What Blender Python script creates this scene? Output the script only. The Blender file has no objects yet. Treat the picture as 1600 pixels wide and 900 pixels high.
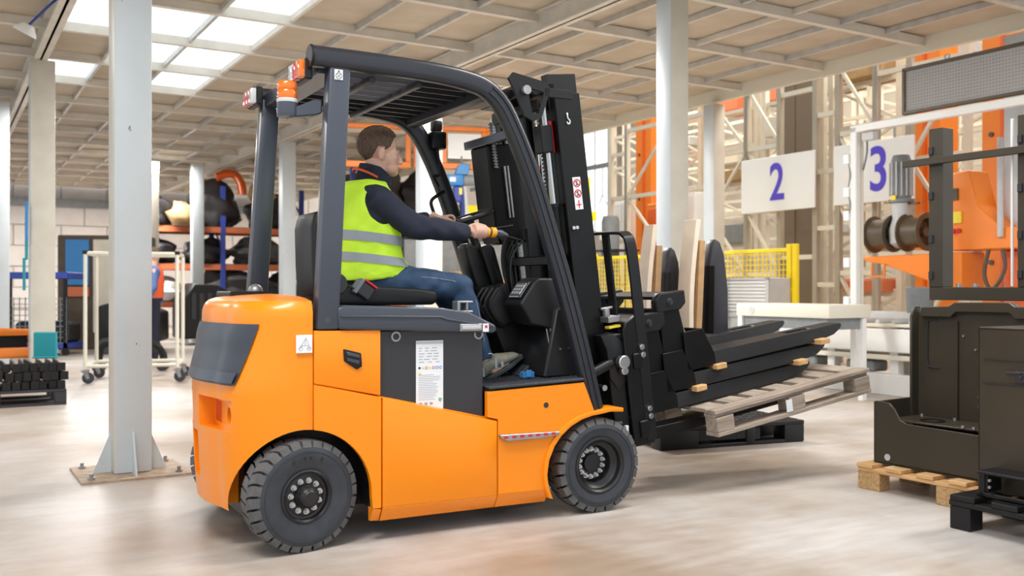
import bpy, bmesh, math, random
from mathutils import Vector, Matrix, Euler
from math import sin, cos, pi, radians, sqrt, atan2, tan
random.seed(7)
SC = bpy.context.scene
COL = SC.collection
# ---------------------------------------------------------------- camera
cd = bpy.data.cameras.new('camera'); cam = bpy.data.objects.new('camera', cd); COL.objects.link(cam)
cam.location = (0, 0, 1.1); cam.rotation_euler = (pi/2, 0, 0)
cd.sensor_width = 36; cd.lens = 33.525; cd.clip_end = 200
cd.dof.use_dof = True; cd.dof.focus_distance = 4.5; cd.dof.aperture_fstop = 2.8
SC.camera = cam
# ---------------------------------------------------------------- world, light, exposure
w = bpy.data.worlds.new('world'); SC.world = w; w.use_nodes = True
w.node_tree.nodes['Background'].inputs[0].default_value = (0.87, 0.94, 1, 1)
w.node_tree.nodes['Background'].inputs[1].default_value = 1.15
SC.view_settings.view_transform = 'Standard'; SC.view_settings.look = 'None'
SC.view_settings.exposure = 0.02; SC.view_settings.gamma = 1
def area_fill(x, y, z, sx, sy, power, col=(1, .97, .93), rot=(0, 0, 0)):
    l = bpy.data.lights.new('area_fill', 'AREA'); l.shape = 'RECTANGLE'; l.size = sx; l.size_y = sy
    l.energy = power; l.color = col
    o = bpy.data.objects.new('area_fill', l); COL.objects.link(o); o.location = (x, y, z); o.rotation_euler = rot
    return o
BA = radians(31.1)
FA = radians(29); FO = (-.8505, 3.96)
def Bp(a, b, z=0):
    return Vector((a*cos(BA)-b*sin(BA), a*sin(BA)+b*cos(BA), z))
FILLS = [(3.6, 3.2, 70), (4.6, 8.6, 300), (0.2, 2.6, 110), (6.0, 2.6, 110), (7.4, 12, 130), (2.0, 14.5, 130), (3.4, 20, 260), (-1.5, 9, 110), (2.5, 25, 300), (7.5, 24.5, 260)]  # added lights without fixtures, brightening the space under the deck
for a, b, p in FILLS:
    q = Bp(a, b, 3.6); area_fill(q.x, q.y, q.z, 1.5, .5, p, (1, .97, .94), (0, 0, BA))
for a, b, p in [(14, 8, 1700), (14, 18, 1700)]:
    q = Bp(a, b, 9); area_fill(q.x, q.y, q.z, 6, 6, p, (1, .95, .86), (0, 0, BA))  # added warm lights high in the hall, brightening the racking
# the bright deck at upper left is glow in the panel material
# ---------------------------------------------------------------- materials
def mat(name, col, rough=.5, metal=0., var=0., scale=8., bump=0., bscale=60., coat=0., emit=None, estr=1., alpha=1., trans=0., spec=None, col2=None, stretch=(1, 1, 1)):
    m = bpy.data.materials.new(name); m.use_nodes = True
    nt = m.node_tree; b = nt.nodes['Principled BSDF']
    b.inputs['Base Color'].default_value = (*col, 1); b.inputs['Roughness'].default_value = rough
    b.inputs['Metallic'].default_value = metal
    if coat: b.inputs['Coat Weight'].default_value = coat; b.inputs['Coat Roughness'].default_value = .12
    if spec is not None: b.inputs['Specular IOR Level'].default_value = spec
    if trans: b.inputs['Transmission Weight'].default_value = trans
    if alpha < 1: b.inputs['Alpha'].default_value = alpha
    if emit: b.inputs['Emission Color'].default_value = (*emit, 1); b.inputs['Emission Strength'].default_value = estr
    if var or bump or col2:
        tc = nt.nodes.new('ShaderNodeTexCoord'); mp = nt.nodes.new('ShaderNodeMapping'); mp.inputs['Scale'].default_value = stretch
        nt.links.new(tc.outputs['Object'], mp.inputs[0])
        oi = nt.nodes.new('ShaderNodeObjectInfo'); ad = nt.nodes.new('ShaderNodeVectorMath'); ad.operation = 'ADD'
        sc = nt.nodes.new('ShaderNodeVectorMath'); sc.operation = 'SCALE'; sc.inputs['Scale'].default_value = 13.
        cb = nt.nodes.new('ShaderNodeCombineXYZ')
        nt.links.new(oi.outputs['Random'], cb.inputs[0]); nt.links.new(oi.outputs['Random'], cb.inputs[1])
        nt.links.new(cb.outputs[0], sc.inputs[0]); nt.links.new(mp.outputs[0], ad.inputs[0]); nt.links.new(sc.outputs[0], ad.inputs[1])
        src = ad.outputs[0]
    if var or col2:
        n = nt.nodes.new('ShaderNodeTexNoise'); n.inputs['Scale'].default_value = scale; n.inputs['Detail'].default_value = 6
        nt.links.new(src, n.inputs['Vector'])
        r = nt.nodes.new('ShaderNodeValToRGB'); r.color_ramp.elements[0].position = .3; r.color_ramp.elements[1].position = .7
        c2 = col2 if col2 else tuple(max(0, c*(1-var)) for c in col)
        r.color_ramp.elements[0].color = (*c2, 1); r.color_ramp.elements[1].color = (*col, 1)
        nt.links.new(n.outputs['Fac'], r.inputs[0]); nt.links.new(r.outputs[0], b.inputs['Base Color'])
    if bump:
        n2 = nt.nodes.new('ShaderNodeTexNoise'); n2.inputs['Scale'].default_value = bscale; n2.inputs['Detail'].default_value = 4
        nt.links.new(src, n2.inputs['Vector'])
        bp = nt.nodes.new('ShaderNodeBump'); bp.inputs['Strength'].default_value = bump; bp.inputs['Distance'].default_value = .01
        nt.links.new(n2.outputs['Fac'], bp.inputs['Height']); nt.links.new(bp.outputs[0], b.inputs['Normal'])
    return m
M = {}
M['orange'] = mat('orange_paint', (.96, .275, .002), .34, coat=.25, spec=.35)
M['deep_orange'] = mat('deep_orange_paint', (.75, .11, .005), .35, coat=.3)
M['slate'] = mat('slate_plastic', (.045, .052, .07), .36, bump=.04, bscale=400)
M['slate_paint'] = mat('slate_paint', (.05, .058, .078), .3, bump=.02, bscale=300)
M['rail'] = mat('rail_paint', (.020, .022, .029), .3, bump=.02, bscale=300)
M['tine'] = mat('tine_paint', (.013, .013, .014), .48, var=.3, scale=15)
M['black'] = mat('black_paint', (.0045, .0045, .005), .42, var=.3, scale=12, spec=.3)
M['mast_black'] = mat('mast_black_paint', (.009, .009, .010), .4, var=.3, scale=9, spec=.35)
M['black_plastic'] = mat('black_plastic', (.009, .009, .010), .45, spec=.35, bump=.05, bscale=300)
M['charcoal'] = mat('charcoal_steel', (.028, .028, .034), .42, bump=.03, bscale=200)
M['rubber'] = mat('tyre_rubber', (.040, .046, .058), .6, var=.35, scale=14, bump=.15, bscale=150)
M['tread'] = mat('tread_rubber', (.13, .128, .128), .8, var=.4, scale=25, bump=.2, bscale=120)
M['rim'] = mat('rim_black', (.012, .012, .014), .38)
M['steel'] = mat('bright_steel', (.62, .62, .62), .28, metal=1.)
M['dull_steel'] = mat('dull_steel', (.42, .42, .43), .45, metal=.8, var=.25, scale=20)
M['white_label'] = mat('white_label', (.82, .84, .86), .4)
M['ink'] = mat('grey_ink', (.35, .37, .42), .5)
M['ink_black'] = mat('black_ink', (.03, .03, .03), .5)
M['ink_red'] = mat('red_ink', (.6, .02, .03), .5)
M['ink_blue'] = mat('blue_ink', (.04, .16, .55), .5)
M['ink_yellow'] = mat('yellow_ink', (.85, .65, .05), .5)
M['ink_green'] = mat('green_ink', (.03, .4, .12), .5)
M['lens_orange'] = mat('amber_lens', (1., .22, .01), .12, trans=.35, coat=.6)
M['lens_red'] = mat('red_lens', (.7, .03, .03), .12, trans=.2, coat=.6)
M['lens_clear'] = mat('clear_lens', (.75, .78, .8), .12, trans=.3, coat=.6)
M['skin'] = mat('skin', (.70, .42, .32), .5, var=.12, scale=30)
M['hair'] = mat('brown_hair', (.13, .078, .048), .6, bump=.9, bscale=220, var=.5, scale=90, stretch=(1, 1, .3))
M['navy'] = mat('navy_fleece', (.018, .022, .045), .85, bump=.3, bscale=180, var=.3, scale=20)
M['hivis'] = mat('hi_vis_fabric', (.60, .90, .04), .6, bump=.25, bscale=25, emit=(.5, 1, .02), estr=.08)
M['reflective'] = mat('reflective_tape', (.34, .38, .42), .4, var=.15, scale=12)
M['denim'] = mat('denim', (.016, .042, .095), .85, col2=(.035, .075, .145), scale=16, bump=.3, bscale=200)
M['shoe'] = mat('shoe_fabric', (.30, .29, .22), .7, var=.4, scale=30, bump=.2)
M['sole'] = mat('shoe_sole', (.05, .06, .06), .6)
M['wood'] = mat('weathered_wood', (.44, .36, .29), .75, col2=(.25, .195, .15), scale=6, bump=.4, bscale=40, stretch=(.6, 7, 7))
M['wood_x'] = mat('weathered_wood_cross', (.47, .40, .33), .75, col2=(.28, .22, .17), scale=6, bump=.4, bscale=40, stretch=(7, .6, 7))
M['fresh_wood'] = mat('fresh_wood', (.78, .50, .24), .65, col2=(.55, .30, .11), scale=5, bump=.25, bscale=50, stretch=(7, .6, 7))
M['chip'] = mat('chipboard', (.62, .40, .19), .8, col2=(.38, .22, .09), scale=70, bump=.5, bscale=90)
M['board'] = mat('pale_board', (.80, .66, .52), .65, var=.12, scale=8)
M['board_edge'] = mat('board_edge', (.50, .30, .14), .7, var=.2, scale=20)
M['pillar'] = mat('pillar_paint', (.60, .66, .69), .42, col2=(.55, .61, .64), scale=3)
M['pillar_tan'] = mat('pillar_cream', (.62, .59, .51), .45, col2=(.55, .51, .43), scale=4)
M['cream'] = mat('cream_steel', (.72, .69, .58), .45)
M['rack_cream'] = mat('rack_paint', (.70, .64, .52), .5, var=.12, scale=4)
M['joist'] = mat('joist_paint', (.74, .70, .62), .5, var=.15, scale=5)
M['joist_grey'] = mat('joist_galvanised', (.62, .62, .60), .35, var=.2, scale=8, metal=.2)
M['panel'] = mat('deck_panel', (.56, .49, .39), .7, col2=(.46, .39, .29), scale=2.5, bump=.1, bscale=15)
M['panel_glow'] = mat('glowing_deck_panel', (.8, .85, .9), .5, emit=(.82, .93, 1), estr=1.1)  # emission stands in for bright light on the deck panels
M['amber'] = mat('amber_rubber', (.95, .40, .02), .5)
M['lamp_white'] = mat('lamp_glow', (1, 1, 1), .5, emit=(.9, .95, 1), estr=6)
M['crane'] = mat('crane_orange', (.88, .23, .015), .4, var=.08, scale=3)
M['yellow'] = mat('yellow_paint', (.92, .70, .01), .4)
M['white_paint'] = mat('white_paint', (.78, .78, .76), .4)
M['light_grey'] = mat('light_grey_paint', (.55, .56, .56), .45, var=.1)
M['mid_grey'] = mat('mid_grey_paint', (.22, .24, .25), .5, var=.2, scale=10)
M['violet'] = mat('violet_ink', (.075, .045, .55), .5)
M['flare_black'] = mat('flare_black_paint', (.048, .039, .026), .38, var=.15, scale=5)  # black steel; the brown tone is warm flare put into the colour
M['umber'] = mat('drum_brown', (.10, .07, .04), .45, var=.3)
M['block'] = mat('wall_block', (.66, .61, .57), .8, var=.12, scale=3, bump=.2, bscale=20)
M['mortar'] = mat('wall_mortar', (.46, .42, .39), .9)
M['hall'] = mat('hall_wall', (.56, .50, .42), .8, var=.15, scale=1)
M['blue'] = mat('rack_blue', (.03, .06, .32), .5)
M['hoist_blue'] = mat('hoist_blue', (.04, .22, .52), .4)
M['teal'] = mat('teal_plastic', (.01, .28, .33), .45)
M['rack_orange'] = mat('rack_orange', (.60, .16, .06), .5)
M['sack'] = mat('black_sack', (.022, .020, .022), .55, var=.4, scale=6, bump=.5, bscale=12)
M['grey_sack'] = mat('grey_sheet', (.085, .08, .08), .65, var=.4, scale=4, bump=.5, bscale=9)
M['kraft'] = mat('kraft_paper', (.42, .27, .12), .8, var=.3, scale=6)
M['window'] = mat('daylit_window', (.9, .95, 1), .3, emit=(.9, .96, 1), estr=1.3)
M['overall'] = mat('blue_overall', (.10, .16, .36), .8, var=.2, scale=10)
M['red_orange'] = mat('hi_vis_orange', (.85, .12, .03), .6)
M['glass'] = mat('dark_screen', (.12, .13, .13), .15)
M['mesh_grey'] = mat('mesh_grey', (.36, .35, .34), .6)
M['partition'] = mat('partition_brown', (.17, .13, .085), .6)
# ---------------------------------------------------------------- mesh helpers
class MB:
    def __init__(s): s.v = []; s.f = []; s.m = []
    def add(s, vs, fs, mi=0):
        o = len(s.v); s.v += [tuple(x) for x in vs]; s.f += [tuple(i+o for i in f) for f in fs]; s.m += [mi]*len(fs); return s
    def box(s, x0, x1, y0, y1, z0, z1, mi=0, T=None):
        vs = [Vector((x, y, z)) for x in (x0, x1) for y in (y0, y1) for z in (z0, z1)]
        if T is not None: vs = [T @ v for v in vs]
        return s.add(vs, [(0, 1, 3, 2), (4, 6, 7, 5), (0, 4, 5, 1), (2, 3, 7, 6), (0, 2, 6, 4), (1, 5, 7, 3)], mi)
    def beam(s, p0, p1, w, h, mi=0, up=(0, 0, 1)):
        p0 = Vector(p0); p1 = Vector(p1); d = (p1-p0); L = d.length; d.normalize(); up = Vector(up)
        if abs(d.dot(up)) > .98: up = Vector((0, 1, 0)) if abs(d.y) < .9 else Vector((1, 0, 0))
        r = d.cross(up).normalized(); u = r.cross(d).normalized()
        vs = [p0+d*(t*L)+r*(a*w/2)+u*(b*h/2) for t in (0, 1) for a in (-1, 1) for b in (-1, 1)]
        return s.add(vs, [(0, 1, 3, 2), (4, 6, 7, 5), (0, 4, 5, 1), (2, 3, 7, 6), (0, 2, 6, 4), (1, 5, 7, 3)], mi)
    def cyl(s, p0, p1, r0, r1=None, n=16, caps=True, mi=0):
        if r1 is None: r1 = r0
        return s.tube([p0, p1], [r0, r1], n, caps, mi)
    def tube(s, pts, r, n=10, caps=True, mi=0, sq=None, up=(0, 0, 1)):
        pts = [Vector(p) for p in pts]; k = len(pts)
        rs = r if isinstance(r, list) else [r]*k
        T = []
        for i in range(k):
            a = pts[max(0, i-1)]; b = pts[min(k-1, i+1)]; T.append((b-a).normalized())
        u = Vector(up)
        if abs(T[0].dot(u)) > .95: u = Vector((1, 0, 0))
        u = (u-T[0]*u.dot(T[0])).normalized(); vs = []
        for i in range(k):
            u = (u-T[i]*u.dot(T[i]))
            if u.length < 1e-5: u = T[i].orthogonal()
            u.normalize(); v = T[i].cross(u)
            rr = rs[i]; ra, rb = rr if isinstance(rr, (list, tuple)) else (rr, rr)
            for j in range(n):
                t = 2*pi*j/n; c, d = cos(t), sin(t)
                if sq: c = math.copysign(abs(c)**sq, c); d = math.copysign(abs(d)**sq, d)
                vs.append(pts[i]+u*(c*ra)+v*(d*rb))
        fs = [(i*n+j, i*n+(j+1) % n, (i+1)*n+(j+1) % n, (i+1)*n+j) for i in range(k-1) for j in range(n)]
        if caps: fs += [tuple(reversed(range(n))), tuple(range((k-1)*n, k*n))]
        return s.add(vs, fs, mi)
    def prism(s, poly, lo, hi, axis='y', mi=0):
        n = len(poly)
        def P(a, b, c): return {'y': (a, c, b), 'x': (c, a, b), 'z': (a, b, c)}[axis]
        vs = [P(a, b, lo) for a, b in poly]+[P(a, b, hi) for a, b in poly]
        return s.add(vs, [tuple(range(n)), tuple(reversed(range(n, 2*n)))]+[(i, i+n, (i+1) % n+n, (i+1) % n) for i in range(n)], mi)
    def lathe(s, prof, c=(0, 0, 0), axis='y', n=32, mi=0, close=False, caps=True):
        # prof list of (r, h) along axis
        vs = []
        for r, h in prof:
            for j in range(n):
                t = 2*pi*j/n; a, b = r*cos(t), r*sin(t)
                p = {'y': (a, h, b), 'z': (a, b, h), 'x': (h, a, b)}[axis]
                vs.append((p[0]+c[0], p[1]+c[1], p[2]+c[2]))
        k = len(prof); fs = [(i*n+j, i*n+(j+1) % n, (i+1)*n+(j+1) % n, (i+1)*n+j) for i in range(k-1) for j in range(n)]
        if close: fs += [((k-1)*n+j, (k-1)*n+(j+1) % n, (j+1) % n, j) for j in range(n)]
        elif caps: fs += [tuple(reversed(range(n))), tuple(range((k-1)*n, k*n))]
        return s.add(vs, fs, mi)
    def ball(s, c, r, n=16, m=10, mi=0, T=None):
        rx, ry, rz = r if isinstance(r, (list, tuple)) else (r, r, r)
        vs = [Vector((0, 0, rz))]+[Vector((rx*sin(pi*i/m)*cos(2*pi*j/n), ry*sin(pi*i/m)*sin(2*pi*j/n), rz*cos(pi*i/m))) for i in range(1, m) for j in range(n)]+[Vector((0, 0, -rz))]
        if T is not None: vs = [T @ v for v in vs]
        vs = [v+Vector(c) for v in vs]
        fs = [(0, 1+j, 1+(j+1) % n) for j in range(n)]
        fs += [(1+(i-1)*n+j, 1+i*n+j, 1+i*n+(j+1) % n, 1+(i-1)*n+(j+1) % n) for i in range(1, m-1) for j in range(n)]
        e = 1+(m-1)*n; fs += [(1+(m-2)*n+j, e, 1+(m-2)*n+(j+1) % n) for j in range(n)]
        return s.add(vs, fs, mi)
    def grid(s, fn, nu, nv, mi=0, closeu=False):
        vs = [fn(i/nu, j/nv) for i in range(nu+(0 if closeu else 1)) for j in range(nv+1)]
        w_ = nv+1; N = nu if closeu else nu+1
        fs = [(i*w_+j, ((i+1) % N)*w_+j, ((i+1) % N)*w_+j+1, i*w_+j+1) for i in range(nu) for j in range(nv)]
        return s.add(vs, fs, mi)
    def build(s, name, m, parent=None, bevel=0, seg=1, ang=35, T=None, flat=False):
        me = bpy.data.meshes.new(name); bm = bmesh.new()
        vv = [bm.verts.new(T @ Vector(p) if T is not None else p) for p in s.v]
        for f, mi in zip(s.f, s.m):
            try: fc = bm.faces.new([vv[i] for i in f]); fc.material_index = mi
            except ValueError: pass
        bmesh.ops.recalc_face_normals(bm, faces=bm.faces)
        if bevel:
            es = [e for e in bm.edges if len(e.link_faces) == 2 and e.calc_face_angle(0) > radians(28)]
            bmesh.ops.bevel(bm, geom=es, offset=bevel, segments=seg, profile=.5, affect='EDGES', clamp_overlap=True)
        bm.to_mesh(me); bm.free()
        for x in (m if isinstance(m, (list, tuple)) else [m]): me.materials.append(x)
        if not flat:
            me.polygons.foreach_set('use_smooth', [True]*len(me.polygons))
            me.set_sharp_from_angle(angle=radians(ang))
        o = bpy.data.objects.new(name, me); COL.objects.link(o)
        if parent: o.parent = parent
        return o
def arc(cx, cy, r, a0, a1, n):
    return [(cx+r*cos(radians(a0+(a1-a0)*i/n)), cy+r*sin(radians(a0+(a1-a0)*i/n))) for i in range(n+1)]
def spline(P, n=6):
    P = [Vector(p) for p in P]; out = []
    for i in range(len(P)-1):
        a = P[max(0, i-1)]; b = P[i]; c = P[i+1]; d = P[min(len(P)-1, i+2)]
        for k in range(n):
            t = k/n
            out.append(.5*((2*b)+(c-a)*t+(2*a-5*b+4*c-d)*t*t+(3*b-a-3*c+d)*t**3))
    out.append(P[-1]); return out
def tag(o, label=None, cat=None, group=None, kind=None):
    if label: o['label'] = label
    if cat: o['category'] = cat
    if group: o['group'] = group
    if kind: o['kind'] = kind
    return o
def empty(name, loc=(0, 0, 0), rz=0, rot=None):
    o = bpy.data.objects.new(name, None); COL.objects.link(o); o.location = loc
    o.rotation_euler = rot if rot else (0, 0, rz); o.empty_display_size = .1; return o
def thing(name, label, cat, loc=(0, 0, 0), rz=0, group=None, rot=None):
    return tag(empty(name, loc, rz, rot), label, cat, group)
def bthing(name, label, cat, a, b, z=0, group=None, dr=0):
    return thing(name, label, cat, Bp(a, b, z), BA+dr, group)
def copy_tree(o, parent=None):
    kids = list(o.children)
    c = o.copy(); COL.objects.link(c); c.parent = parent
    for ch in kids: copy_tree(ch, c)
    return c
def evaluate(o, remove=()):
    dg = bpy.context.evaluated_depsgraph_get(); dg.update()
    me = bpy.data.meshes.new_from_object(o.evaluated_get(dg)); o.modifiers.clear(); o.data = me
    for r in remove: bpy.data.objects.remove(r)
    return o
def cut(o, *cutters):
    for c in cutters:
        md = o.modifiers.new('cut', 'BOOLEAN'); md.operation = 'DIFFERENCE'; md.solver = 'EXACT'; md.object = c
    return evaluate(o, cutters)
def smooth(o, ang=35):
    o.data.polygons.foreach_set('use_smooth', [True]*len(o.data.polygons)); o.data.set_sharp_from_angle(angle=radians(ang)); return o
def remesh(o, vox, sm=4, fac=.5):
    md = o.modifiers.new('r', 'REMESH'); md.mode = 'VOXEL'; md.voxel_size = vox
    if sm: s = o.modifiers.new('s', 'SMOOTH'); s.factor = fac; s.iterations = sm
    evaluate(o); smooth(o, 180); return o
def text(s, name, m, size, parent, T, thick=.0006, sx=1.):
    cu = bpy.data.curves.new(name, 'FONT'); cu.body = s; cu.size = size; cu.extrude = thick; cu.align_x = 'CENTER'; cu.align_y = 'CENTER'
    if size > .3: cu.resolution_u = 12; cu.offset = .012
    o = bpy.data.objects.new(name, cu); COL.objects.link(o)
    dg = bpy.context.evaluated_depsgraph_get(); dg.update()
    me = bpy.data.meshes.new_from_object(o.evaluated_get(dg)); bpy.data.objects.remove(o); bpy.data.curves.remove(cu)
    me.transform(T @ Matrix.Diagonal((sx, 1, 1, 1))); me.materials.clear(); me.materials.append(m)
    o = bpy.data.objects.new(name, me); COL.objects.link(o); o.parent = parent; return o
# text facing -y (local): x right, z up
FACE_Y = Matrix(((1, 0, 0, 0), (0, 0, -1, 0), (0, 1, 0, 0), (0, 0, 0, 1)))
# text facing -x (local): reads along -y
FACE_X = Matrix(((0, 0, -1, 0), (-1, 0, 0, 0), (0, 1, 0, 0), (0, 0, 0, 1)))
# text facing -x seen from -x: right of reader is -y
# ================================================================= SETTING
# floor
fm = bpy.data.materials.new('concrete_floor'); fm.use_nodes = True; nt = fm.node_tree; bs = nt.nodes['Principled BSDF']
tc = nt.nodes.new('ShaderNodeTexCoord')
n1 = nt.nodes.new('ShaderNodeTexNoise'); n1.inputs['Scale'].default_value = .55; n1.inputs['Detail'].default_value = 8; n1.inputs['Roughness'].default_value = .6
n2 = nt.nodes.new('ShaderNodeTexNoise'); n2.inputs['Scale'].default_value = 9; n2.inputs['Detail'].default_value = 8
nt.links.new(tc.outputs['Object'], n1.inputs['Vector'])
mpp = nt.nodes.new('ShaderNodeMapping'); mpp.inputs['Rotation'].default_value = (0, 0, .2); mpp.inputs['Scale'].default_value = (.35, 1.6, 1)
nt.links.new(tc.outputs['Object'], mpp.inputs[0]); nt.links.new(mpp.outputs[0], n2.inputs['Vector'])
r1 = nt.nodes.new('ShaderNodeValToRGB'); r1.color_ramp.elements[0].position = .38; r1.color_ramp.elements[1].position = .60
r1.color_ramp.elements[0].color = (.36, .28, .21, 1); r1.color_ramp.elements[1].color = (.60, .57, .545, 1)
r2 = nt.nodes.new('ShaderNodeValToRGB'); r2.color_ramp.elements[0].position = .3; r2.color_ramp.elements[1].position = .65
r2.color_ramp.elements[0].color = (.80, .78, .76, 1); r2.color_ramp.elements[1].color = (1, 1, 1, 1)
mx = nt.nodes.new('ShaderNodeMix'); mx.data_type = 'RGBA'; mx.blend_type = 'MULTIPLY'; mx.inputs[0].default_value = .8
nt.links.new(n1.outputs['Fac'], r1.inputs[0]); nt.links.new(n2.outputs['Fac'], r2.inputs[0])
nt.links.new(r1.outputs[0], mx.inputs[6]); nt.links.new(r2.outputs[0], mx.inputs[7]); nt.links.new(mx.outputs[2], bs.inputs['Base Color'])
mr = nt.nodes.new('ShaderNodeMapRange'); mr.inputs[3].default_value = .28; mr.inputs[4].default_value = .55
nt.links.new(n2.outputs['Fac'], mr.inputs[0]); nt.links.new(mr.outputs[0], bs.inputs['Roughness'])
bp = nt.nodes.new('ShaderNodeBump'); bp.inputs['Strength'].default_value = .06; nt.links.new(n2.outputs['Fac'], bp.inputs['Height']); nt.links.new(bp.outputs[0], bs.inputs['Normal'])
fl = MB().box(-12, 26, -6, 29, -.12, 0).build('floor', fm); fl.rotation_euler.z = BA; tag(fl, kind='structure')
# ceiling deck: joists, beams, panels
CZ = 3.86
ceil = empty('ceiling', (0, 0, 0), BA); tag(ceil, kind='structure')
A0, A1, B0, B1 = -3.4, 9.4, -1.7, 28.3
DA, DB = .7, 1.4
pm = MB().box(-.34, .34, -.69, .69, 0, .02).build('ceiling_panel', M['panel'], ceil); first = True
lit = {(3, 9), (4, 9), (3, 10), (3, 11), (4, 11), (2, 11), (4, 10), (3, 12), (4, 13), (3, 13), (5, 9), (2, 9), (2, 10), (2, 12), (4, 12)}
cells = []
na = int(round((A1-A0)/DA)); nb = int((B1-B0)/DB)
for i in range(na):
    for j in range(nb):
        a = A1-DA*(i+.5); b = B0+DB*(j+.5); p = Bp(a, b)
        if p.y < 4: continue
        x = 800+1490*p.x/p.y
        cells.append((0 if -250 < x < 1800 else 1, p.length, a, b))
cells.sort(); lm = None
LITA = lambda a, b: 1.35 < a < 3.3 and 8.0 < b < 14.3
litc = MB(); rest = MB()
for k, (_, _, a, b) in enumerate(cells):
    if k < 285:
        if k == 0: o = pm
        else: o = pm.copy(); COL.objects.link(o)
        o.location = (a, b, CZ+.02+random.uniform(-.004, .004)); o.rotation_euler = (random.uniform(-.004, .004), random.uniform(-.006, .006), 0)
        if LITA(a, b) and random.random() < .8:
            if lm is None: lm = pm.data.copy(); lm.materials[0] = M['panel_glow']
            o.data = lm; o['label'] = 'deck panel with bright light put in as glow'
    else: rest.box(a-.34, a+.34, b-.69, b+.69, CZ+.02, CZ+.04)
tag(rest.build('far_panels', M['panel'], ceil), kind='stuff')
jm = {}
for j in range(nb+1):                                     # joists across, along a
    b = B0+DB*j
    if b < 3: continue
    main = True
    mb = MB().box(A0, A1, b-.025, b+.025, CZ-.075, CZ+.015)
    mb.box(A0, A1, b-.035, b+.035, CZ-.085, CZ-.075)
    mb.build('joist', M['joist'], ceil)
for i in range(na+1):                                     # lighter runners along b
    a = A1-DA*i
    if i in (0, 6, 12): continue
    MB().box(a-.018, a+.018, 3, B1, CZ-.045, CZ+.017).build('runner', M['joist_grey'] if i % 3 else M['joist'], ceil)
for a in (1.0, 5.2):
    MB().box(a-.07, a+.07, 2, B1, CZ-.2, CZ-.18).box(a-.012, a+.012, 2, B1, CZ-.2, CZ+.015).box(a-.07, a+.07, 2, B1, CZ-.0, CZ+.012).build('main_beam', M['joist'], ceil)
MB().box(A1-.05, A1+.03, 2, B1, CZ-.15, CZ+.12).build('edge_beam', M['cream'], ceil)
MB().box(A0, A1, 1.9, B1, CZ+.05, CZ+.1).build('deck_backing', M['panel'], ceil)
# pillars
def pillar(a, b, s, label, base=False, top=CZ-.2, tan=False, ds=1.):
    t = bthing('pillar', label, 'pillar', a, b, group='steel pillars carrying the deck')
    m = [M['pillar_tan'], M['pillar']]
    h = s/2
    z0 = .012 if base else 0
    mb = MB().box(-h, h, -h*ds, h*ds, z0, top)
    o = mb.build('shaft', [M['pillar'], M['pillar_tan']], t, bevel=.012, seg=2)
    for p in o.data.polygons:      # cream on the sides that tan picks, pale blue-grey on the rest
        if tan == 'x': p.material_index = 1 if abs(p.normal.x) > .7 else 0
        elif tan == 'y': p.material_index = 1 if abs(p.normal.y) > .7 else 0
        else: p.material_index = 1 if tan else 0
    if base:
        MB().box(-.30, .30, -.27, .27, 0, .012).build('base_plate', MRUST, t)
        g = MB()
        for (dx, dy) in ((-1, 0), (1, 0), (0, -1), (0, 1)):
            if dx: g.prism([(dx*(h-.002), .012), (dx*(h+.10), .012), (dx*(h+.085), .05), (dx*(h-.002), .26)], -.006, .006, 'y')
            else: g.prism([(dy*(h-.002), .012), (dy*(h+.11), .012), (dy*(h+.095), .05), (dy*(h-.002), .26)], -.006, .006, 'x')
        g.build('gusset', M['pillar'], t)
        for dx in (-.24, .24):
            for dy in (-.2, .2):
                MB().cyl((dx, dy, .012), (dx, dy, .045), .011, n=6).cyl((dx, dy, .012), (dx, dy, .024), .02, n=6).build('anchor_bolt', M['dull_steel'], t)
    return t
MRUST = mat('worn_plate', (.50, .40, .30), .6, col2=(.35, .24, .16), scale=20)
MCHIP = M['pillar']
# chipped paint on the front pillar
nt = M['pillar'].node_tree; bs = nt.nodes['Principled BSDF']
lk = [l for l in nt.links if l.to_socket == bs.inputs['Base Color']][0]; src = lk.from_socket; nt.links.remove(lk)
tc = nt.nodes.new('ShaderNodeTexCoord'); nn = nt.nodes.new('ShaderNodeTexNoise'); nn.inputs['Scale'].default_value = 11; nn.inputs['Detail'].default_value = 9; nn.inputs['Roughness'].default_value = .65
mp = nt.nodes.new('ShaderNodeMapping'); mp.inputs['Scale'].default_value = (1.6, 1.6, .8); nt.links.new(tc.outputs['Object'], mp.inputs[0])
nt.links.new(mp.outputs[0], nn.inputs['Vector'])
rr = nt.nodes.new('ShaderNodeValToRGB'); rr.color_ramp.interpolation = 'CONSTANT'; rr.color_ramp.elements[0].color = (0, 0, 0, 1); rr.color_ramp.elements[1].position = .69; rr.color_ramp.elements[1].color = (1, 1, 1, 1)
mx = nt.nodes.new('ShaderNodeMix'); mx.data_type = 'RGBA'; mx.inputs[7].default_value = (.12, .10, .09, 1)
nt.links.new(nn.outputs['Fac'], rr.inputs[0]); nt.links.new(rr.outputs[0], mx.inputs[0]); nt.links.new(src, mx.inputs[6]); nt.links.new(mx.outputs[2], bs.inputs['Base Color'])
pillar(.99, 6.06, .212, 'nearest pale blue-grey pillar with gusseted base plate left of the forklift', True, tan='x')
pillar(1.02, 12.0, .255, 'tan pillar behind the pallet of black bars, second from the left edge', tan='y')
pillar(.68, 15.0, .36, 'white pillar cut off by the left edge of the frame')
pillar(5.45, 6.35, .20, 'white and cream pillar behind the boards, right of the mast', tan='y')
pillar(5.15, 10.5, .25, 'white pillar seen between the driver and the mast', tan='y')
pillar(5.28, 16.4, .24, 'white pillar right beside the rear far guard post of the forklift')
pillar(4.6, 20.2, .23, 'distant pale pillar standing in front of the sacks on the racking')
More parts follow.
